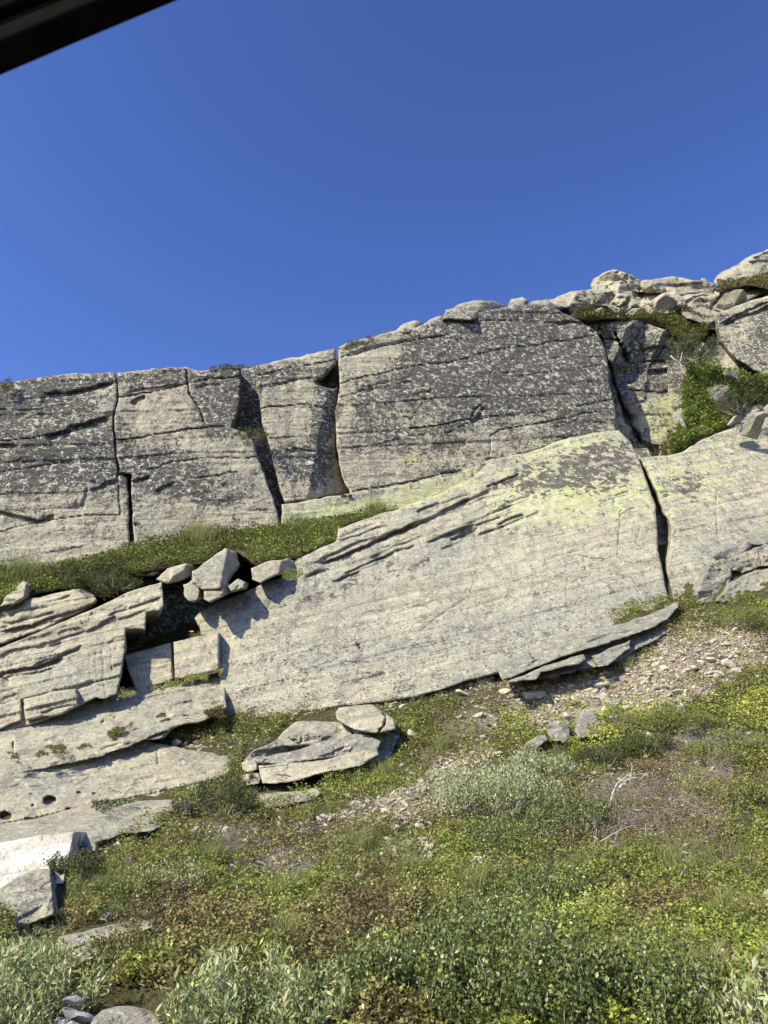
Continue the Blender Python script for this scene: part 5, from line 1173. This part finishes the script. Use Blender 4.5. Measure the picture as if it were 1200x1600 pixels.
def put_block(px, py, wpx, hpx, D, label, group, seed, deep=.8, tilt=None):
    rr = random.Random(seed); w = P(px, py, D); sc = (w[1] * cp + (w[2] - CZ) * sp) / F
    o = bpy.data.objects.new('angular_block', SD[('l', rr.randrange(12))]); col.objects.link(o)
    o.scale = (wpx * sc * .5, wpx * sc * .5 * deep, hpx * sc * .5); o.location = tuple(w)
    o.rotation_euler = (rr.uniform(-.3, .3), (rr.uniform(-.45, .1) if tilt is None else tilt), rr.uniform(-.6, .6))
    tag(o, label, 'boulder', group)
for k, (x, y, a, b, dd, lab) in enumerate([(960, 440, 46, 30, .75, 'highest angular block of the skyline outcrop'), (1042, 476, 56, 34, -.1, 'palest angular block in the middle of the skyline outcrop'),
        (1100, 443, 12, 18, .5, 'small dark upright stone on the skyline'), (1135, 474, 60, 26, -.1, 'grey block above the streaked right wall'), (1000, 492, 60, 20, .15, 'low slanting block on the rim above the gully')]):
    put_block(x, y, a, b, float(UP(x, y)) + dd, lab, 'angular blocks on the skyline outcrop', 300 + k)
for k, (x, y, a, b, D_, lab) in enumerate([(1098, 545, 30, 34, 19.6, 'grey angular block at the top of the green gully'), (1128, 618, 46, 30, 18.75, 'pale block half buried in the gully shrubs'), (1178, 668, 56, 30, 17.3, 'pale block at the right end above the far slab'), (1144, 588, 26, 24, 19.6, 'small block beneath the streaked right wall'), (1150, 655, 34, 18, 17.5, 'low pale block right of the lower gully shrubs'), (1200, 640, 40, 34, 17.9, 'block cut by the right edge above the far slab'),
        (1060, 668, 22, 60, 18.7, 'tall yellow-green block at the foot of the gully wall')]):
    put_block(x, y, a, b, D_, lab, 'angular blocks in the right gully', 340 + k)
# cairn
put_stone(118, 1562, 38, 17, 'top flat stone of the little cairn at the bottom left', None, True, 81, 'cairn_stone', .35, D=4.25, sink=.5)
put_stone(104, 1582, 40, 15, 'middle stone of the little cairn at the bottom left', None, True, 82, 'cairn_stone', .25, D=4.22, sink=.5)
put_stone(126, 1592, 44, 20, 'right lower stone of the little cairn at the bottom left', None, True, 83, 'cairn_stone', .1, D=4.25, sink=.5)
put_stone(100, 1604, 46, 18, 'bottom stone of the little cairn at the bottom left', None, True, 84, 'cairn_stone', .1, D=4.2, sink=.5)
rthing('flat-topped grey boulder cut by the bottom edge beside the cairn', 'boulder', 'grey_boulder', [(138, 1610), (146, 1590), (160, 1578), (182, 1572), (210, 1573), (232, 1580), (248, 1592), (262, 1610), (262, 1660), (138, 1660)], plane((138, 1640, 3.75), (262, 1640, 3.85), (200, 1575, 4.2)), M_ledge, thick=.5, rnd=7, rnd_m=.08, jit=2, seed=120, big=.04, add=(.05, 0, .1, .4), facets=(26, .04, 1.4))
rthing('long low pale slab lying in the moss at the lower left', 'rock slab', 'flat_slab', [(78, 1478), (95, 1464), (140, 1453), (190, 1441), (222, 1436), (240, 1440), (238, 1450), (205, 1462), (150, 1471), (110, 1484), (88, 1492)], gplane(160, 1490, 1440, .5, .38), M_ledge, thick=.4, rnd=3, rnd_m=.06, jit=2.5, seed=121, big=.04, add=(0, .05, .2, 0), facets=(18, .06, 2))
rthing('short broken slab just below the long low slab at the lower left', 'rock slab', 'flat_slab', [(96, 1500), (104, 1490), (130, 1478), (154, 1473), (160, 1484), (142, 1498), (118, 1512), (102, 1512)], gplane(130, 1510, 1474, .35, .40), M_ledge, thick=.4, rnd=3, rnd_m=.06, jit=2.5, seed=122, big=.04, add=(0, .05, .1, .3), facets=(16, .06, 2))

rthing('large flat grey stone standing in the scree', 'stone', 'scree_stone', [(899, 1144), (903, 1128), (912, 1108), (916, 1105), (928, 1112), (934, 1124), (944, 1136), (938, 1150), (920, 1152), (904, 1152)], gplane(920, 1155, 1105, .5, .18), M_grey, thick=.3, rnd=2, rnd_m=.03, jit=1.5, seed=123, big=.03, add=(0, 0, -.4, .9), facets=(20, .05, 1.2))
rthing('dark grey angular boulder left of the flat grey stone', 'boulder', 'scree_stone', [(854, 1140), (858, 1130), (868, 1125), (882, 1128), (891, 1136), (892, 1150), (882, 1160), (862, 1158)], [gplane(870, 1160, 1125, .4, .2), plane((884, 1130, 10.6), (886, 1158, 10.4), (893, 1145, 11.4))], M_grey, thick=.3, rnd=2, rnd_m=.04, jit=1.5, seed=124, big=.03, add=(.2, -.1, -.6, .9), facets=(14, .06, 1.2))
rthing('bluish flat stone at the lower left of the dark angular boulder', 'stone', 'scree_stone', [(816, 1172), (822, 1160), (840, 1150), (852, 1148), (856, 1156), (846, 1164), (834, 1176), (820, 1180)], gplane(835, 1180, 1148, .3, .15), M_grey, thick=.3, rnd=2, rnd_m=.03, jit=1.5, seed=125, big=.03, add=(.1, 0, -.5, .9), facets=(14, .05, 1.2))
# scree stones one can pick out, each an object
SCR = 'loose pale scree stones'
cnt = 0
LABS = [(-1e9, 780, 1150, 1e9, 'small pale angular stone lying in the scree tongue'), (780, 1e9, -1e9, 1e9, 'small pale angular stone lying in the scree under the tilted slab'), (-1e9, 780, -1e9, 1150, 'small pale stone on the dark soil above the perched boulder')]
while cnt < 230:
    x = rng.uniform(300, 1200); y = rng.uniform(980, 1350)
    if y < slope_top(x) + 8 or in_rock(np.array([x]), np.array([y]))[0]: continue
    g_, gr_, so_, dr_ = veg_maps(np.array([x]), np.array([y]))
    if rng.uniform() > max(gr_[0] ** 1.5, .25 * so_[0]): continue
    LM = [(560, 1140, 'the perched boulder'), (900, 1010, 'the tilted slab'), (922, 1130, 'the large flat grey stone'), (775, 1265, 'the wide willow'), (660, 1223, 'the upright cream stone'), (520, 1265, 'the flat white stone'), (1150, 890, 'the broken knob'), (1000, 1175, 'the juniper bush'), (1130, 1060, 'the upper right scree'), (480, 1200, 'the layered ledge'), (1020, 1060, 'the middle scree'), (600, 1085, 'the foot of the great slab'), (780, 1090, 'the left end of the tilted slab'), (1060, 990, 'the right end of the tilted slab'), (620, 1290, 'the rounded pale stone'), (380, 1320, 'the white shard')]
    lx_, ly_, ln_ = min(LM, key=lambda q: (q[0] - x) ** 2 + (q[1] - y) ** 2)
    side_ = ('right of' if x > lx_ else 'left of') if abs(x - lx_) > abs(y - ly_) else ('below' if y > ly_ else 'above')
    s_ = 9 + 11 * rng.uniform() ** 2.2
    gy_s = bool(rng.uniform() < .2); hh_ = rng.uniform(.45, .95)
    lab = ('larger ' if s_ > 14 else 'small ' if s_ > 10.5 else 'tiny ') + ('flat ' if hh_ < .62 else 'chunky ' if hh_ > .8 else '') + ('grey' if gy_s else 'pale') + ' stone ' + side_ + ' ' + ln_
    put_stone(x, y, s_ * rng.uniform(.9, 1.5), s_ * hh_, lab, lab.split(' stone ')[0] + ' stones ' + side_ + ' ' + ln_, gy_s, 1000 + cnt, 'scree_stone')
    cnt += 1
# gravel, too small to pick apart
N5 = 13000
px, py = sample_slope(N5, lambda x, y: np.clip(.012 + veg_maps(x, y)[1] ** 1.4 + .25 * veg_maps(x, y)[2], 0, 1))
w = ground_P(px, py)
gvV, gvF = stone_mesh(55, 1, 5); nv = len(gvV)
rs = .008 + .042 * rng.uniform(0, 1, N5) ** 4
az = rng.uniform(0, 6.28, N5); ca, sa = np.cos(az), np.sin(az)
sc3 = np.stack([rs * rng.uniform(.8, 1.6, N5), rs, rs * rng.uniform(.35, .8, N5)], 1)
q = gvV[None] * sc3[:, None]
tl = rng.uniform(-.6, .6, N5)[:, None]
q = np.stack([q[..., 0] * ca[:, None] - q[..., 1] * sa[:, None], q[..., 0] * sa[:, None] + q[..., 1] * ca[:, None], q[..., 2] + q[..., 0] * tl], -1)
V = (q + w[:, None] + np.array([0, 0, .004])).reshape(-1, 3)
F_ = (gvF[None] + (np.arange(N5) * nv)[:, None, None]).reshape(-1, 3)
gc = lerp_cols([(.24, .20, .155), (.37, .32, .24), (.54, .475, .36), (.42, .35, .25)], rng.uniform(0, 1, N5), .15)
tag(mesh_obj('gravel', V, F_, M_twig, None, np.repeat(gc, nv, 0), False), 'fine pale gravel and rock chips on the bare soil', 'gravel', kind='stuff')

# ================================================================== DEAD WOOD, FLOWERS
def branch_thing(name, label, px, py, polys, r0, m, lift=.05, cat='branch', D=None):
    base = ground_P(px, py)[0] if D is None else P(px, py, D)
    root = empty(name, base); tag(root, label, cat)
    for k, pl in enumerate(polys):
        pts = np.array(rough_line(pl, 2.0, 8, False, seed=k + int(px)))
        if D is None:
            w = ground_P(pts[:, 0], pts[:, 1]); lf = lift * np.sin(np.linspace(.15, 2.9, len(w))) + .03
            w[:, 2] += lf
        else:
            w = P(pts[:, 0], pts[:, 1], np.full(len(pts), D)); w[:, 1] -= .05 * np.sin(np.linspace(0, 3, len(w)))
        v, f = tube(w - base, r0 * (1 if k == 0 else .55), r0 * .25, 5)
        mesh_obj('stem' if k == 0 else 'twig', v, f, m, root)
    return root
branch_thing('bleached_stick', 'straight bleached stick lying on the lower slope', 407, 1388, [[(404, 1369), (407, 1386), (409, 1404)]], .011, M_wood, .02, 'stick')
branch_thing('dead_branch', 'forked pale dead branch below the rusty juniper spray', 980, 1250, [[(952, 1272), (966, 1245), (985, 1233), (1020, 1214)], [(966, 1247), (975, 1240), (1000, 1240), (1012, 1226)], [(985, 1233), (990, 1215), (983, 1200)], [(1000, 1225), (1010, 1232), (1024, 1220)]], .010, M_wood, .10)
branch_thing('dead_branch', 'tangle of grey dead twigs on the lower right slope', 940, 1330, [[(925, 1322), (940, 1330), (965, 1328), (1000, 1320), (1040, 1290)], [(928, 1340), (935, 1325), (925, 1312)], [(960, 1330), (975, 1318), (990, 1296)], [(990, 1322), (1010, 1318), (1030, 1325)], [(940, 1345), (960, 1350), (985, 1335)], [(1010, 1325), (1012, 1300), (1018, 1288)]], .006, M_deadwood, .10)
branch_thing('dead_branch', 'curly grey dead twigs left of the twig tangle', 890, 1310, [[(832, 1290), (850, 1310), (880, 1312), (910, 1282)], [(880, 1298), (888, 1310), (900, 1318), (895, 1330)], [(845, 1300), (855, 1325), (875, 1335)]], .006, M_deadwood, .10)
branch_thing('dead_branch', 'thin dry stalk leaning over the grass at the lower right', 1080, 1365, [[(1055, 1372), (1075, 1362), (1094, 1354)]], .004, M_wood, .05)
branch_thing('dead_branch', 'thin dry stalks along the dark hollow at bottom right', 830, 1550, [[(812, 1530), (822, 1545), (834, 1566)], [(826, 1550), (838, 1535)]], .0035, M_wood, .12)
branch_thing('dead_branch', 'pale dead stalks beside the bush on the upper scree', 1020, 1118, [[(995, 1110), (1015, 1118), (1030, 1122)], [(998, 1116), (1012, 1112), (1028, 1113)], [(990, 1140), (1020, 1146), (1030, 1152)]], .006, M_wood, .05)
branch_thing('bleached_root', 'white curved bare root in the right gully', 1060, 560, [[(1048, 556), (1053, 563), (1062, 566), (1064, 558), (1066, 550)], [(1062, 566), (1064, 574)]], .022, M_wood, .0, 'root', D=18.3)
def emis(): pass
M_orange = simple_material('orange_petal', (.75, .22, .02), (.85, .33, .03), 20, .5, 0)
M_stalk = simple_material('green_stalk', (.10, .14, .04), (.14, .18, .05), 20, .7, 0)
def flower(px, py, label, D=None, h=.16, r=.013):
    b = ground_P(px, py)[0] if D is None else P(px, py, D)
    if D is None: b[2] -= .02
    root = empty('orange_flower', b); tag(root, label, 'flower', 'orange flowers')
    v, f = tube([(0, 0, 0), (.01, 0, h * .5), (0, -.01, h)], .0015, .001, 4); mesh_obj('stalk', v, f, M_stalk, root)
    n = 9; V_ = [(0, -.01, h)]; F_ = []
    for k in range(n):
        a = 2 * math.pi * k / n; a2 = a + .5
        V_ += [(r * math.cos(a), -.01 + r * .7 * math.sin(a) - .3 * r, h + .4 * r * math.sin(a) + r * .3), (r * math.cos(a2), -.01 + r * .7 * math.sin(a2) - .3 * r, h + .4 * r * math.sin(a2) + r * .35)]
        F_.append((0, 1 + 2 * k, 2 + 2 * k))
    mesh_obj('petals', V_, np.array(F_), M_orange, root)
flower(1052, 1462, 'orange flower on the dry patch at the right of the lower slope')
flower(1017, 1486, 'orange flower left of and below the first one on the dry patch')
flower(878, 1536, 'orange flower in the dwarf birch near the bottom edge', h=.3)
flower(738, 1474, 'tiny orange flower in the thicket near the middle bottom', h=.22, r=.010)
flower(298, 1001, 'orange flower against the shadowed blasted corner', D=12.95, h=.14, r=.04)

# ================================================================== THE CAR WINDOW WE LOOK OUT OF
M_black = simple_material('black_trim', (.004, .004, .004), (.006, .006, .006), 30, 1.0, .15, .001, (1, 1, 1), .02)
M_rubber = simple_material('rubber_seal', (.007, .006, .005), (.010, .009, .007), 40, 1.0, .15, .001, (1, 1, 1), .02)
def sweep(name, path, prof, m, parent):
    """extrude a rounded profile (list of (a, b)) along a path"""
    path = np.asarray(path, float); tan = unit(np.gradient(path, axis=0)); yv = np.array([0, 1.0, 0])
    a = unit(np.cross(tan, yv)); b = np.cross(a, tan)
    prof = np.asarray(prof, float); k = len(prof)
    V = (path[:, None] + prof[None, :, 0, None] * a[:, None] + prof[None, :, 1, None] * b[:, None]).reshape(-1, 3); F = []
    for i in range(len(path) - 1):
        for j in range(k): F.append((i * k + j, i * k + (j + 1) % k, (i + 1) * k + (j + 1) % k, (i + 1) * k + j))
    return mesh_obj(name, V, np.array(F), m, parent)
def rr_prof(a0, a1, b0, b1, r, n=4):
    out = []
    for cx_, cy_, s0 in ((a1 - r, b1 - r, 0), (a0 + r, b1 - r, 1), (a0 + r, b0 + r, 2), (a1 - r, b0 + r, 3)):
        for q in range(n + 1):
            t = (s0 + q / n) * math.pi / 2; out.append((cx_ + r * math.cos(t), cy_ + r * math.sin(t)))
    return out
wD = .42
e0 = P(0, 119, wD); e1 = P(290, -2, wD); dv = e1 - e0
A0 = e0 - dv * 1.6; A1 = e1 + dv * 3.0
wf = empty('car_window_frame', e0 - np.array([0, 0, .05])); tag(wf, 'dark car window frame slanting across the top left corner', 'window frame')
nrm2 = np.cross(unit(dv), np.array([0, 1.0, 0])); up_s = -1 if nrm2[2] < 0 else 1
ts = np.linspace(0, 1, 12)[:, None]
pathw = A0 + (A1 - A0) * ts + np.array([0, 0, -.04]) * (2 * ts - 1) ** 4
pl_ = pathw - np.array(wf.location)
s_ = up_s
def band(a0, a1, b0, b1, r): 
    lo, hi = sorted((a0 * s_, a1 * s_)); return rr_prof(lo, hi, b0, b1, r)
sweep('rubber_seal', pl_, band(0, .022, -.024, 0, .003), M_rubber, wf)
sweep('trim_rail', pl_, band(.0225, .075, -.03, -.002, .003), M_black, wf)
sweep('roof_lining', pl_, band(.0755, .35, -.06, -.035, .008), M_black, wf)
print('OBJ', len(bpy.data.objects), 'tris', sum(len(m.loops) - 2 * len(m.polygons) for m in bpy.data.meshes))
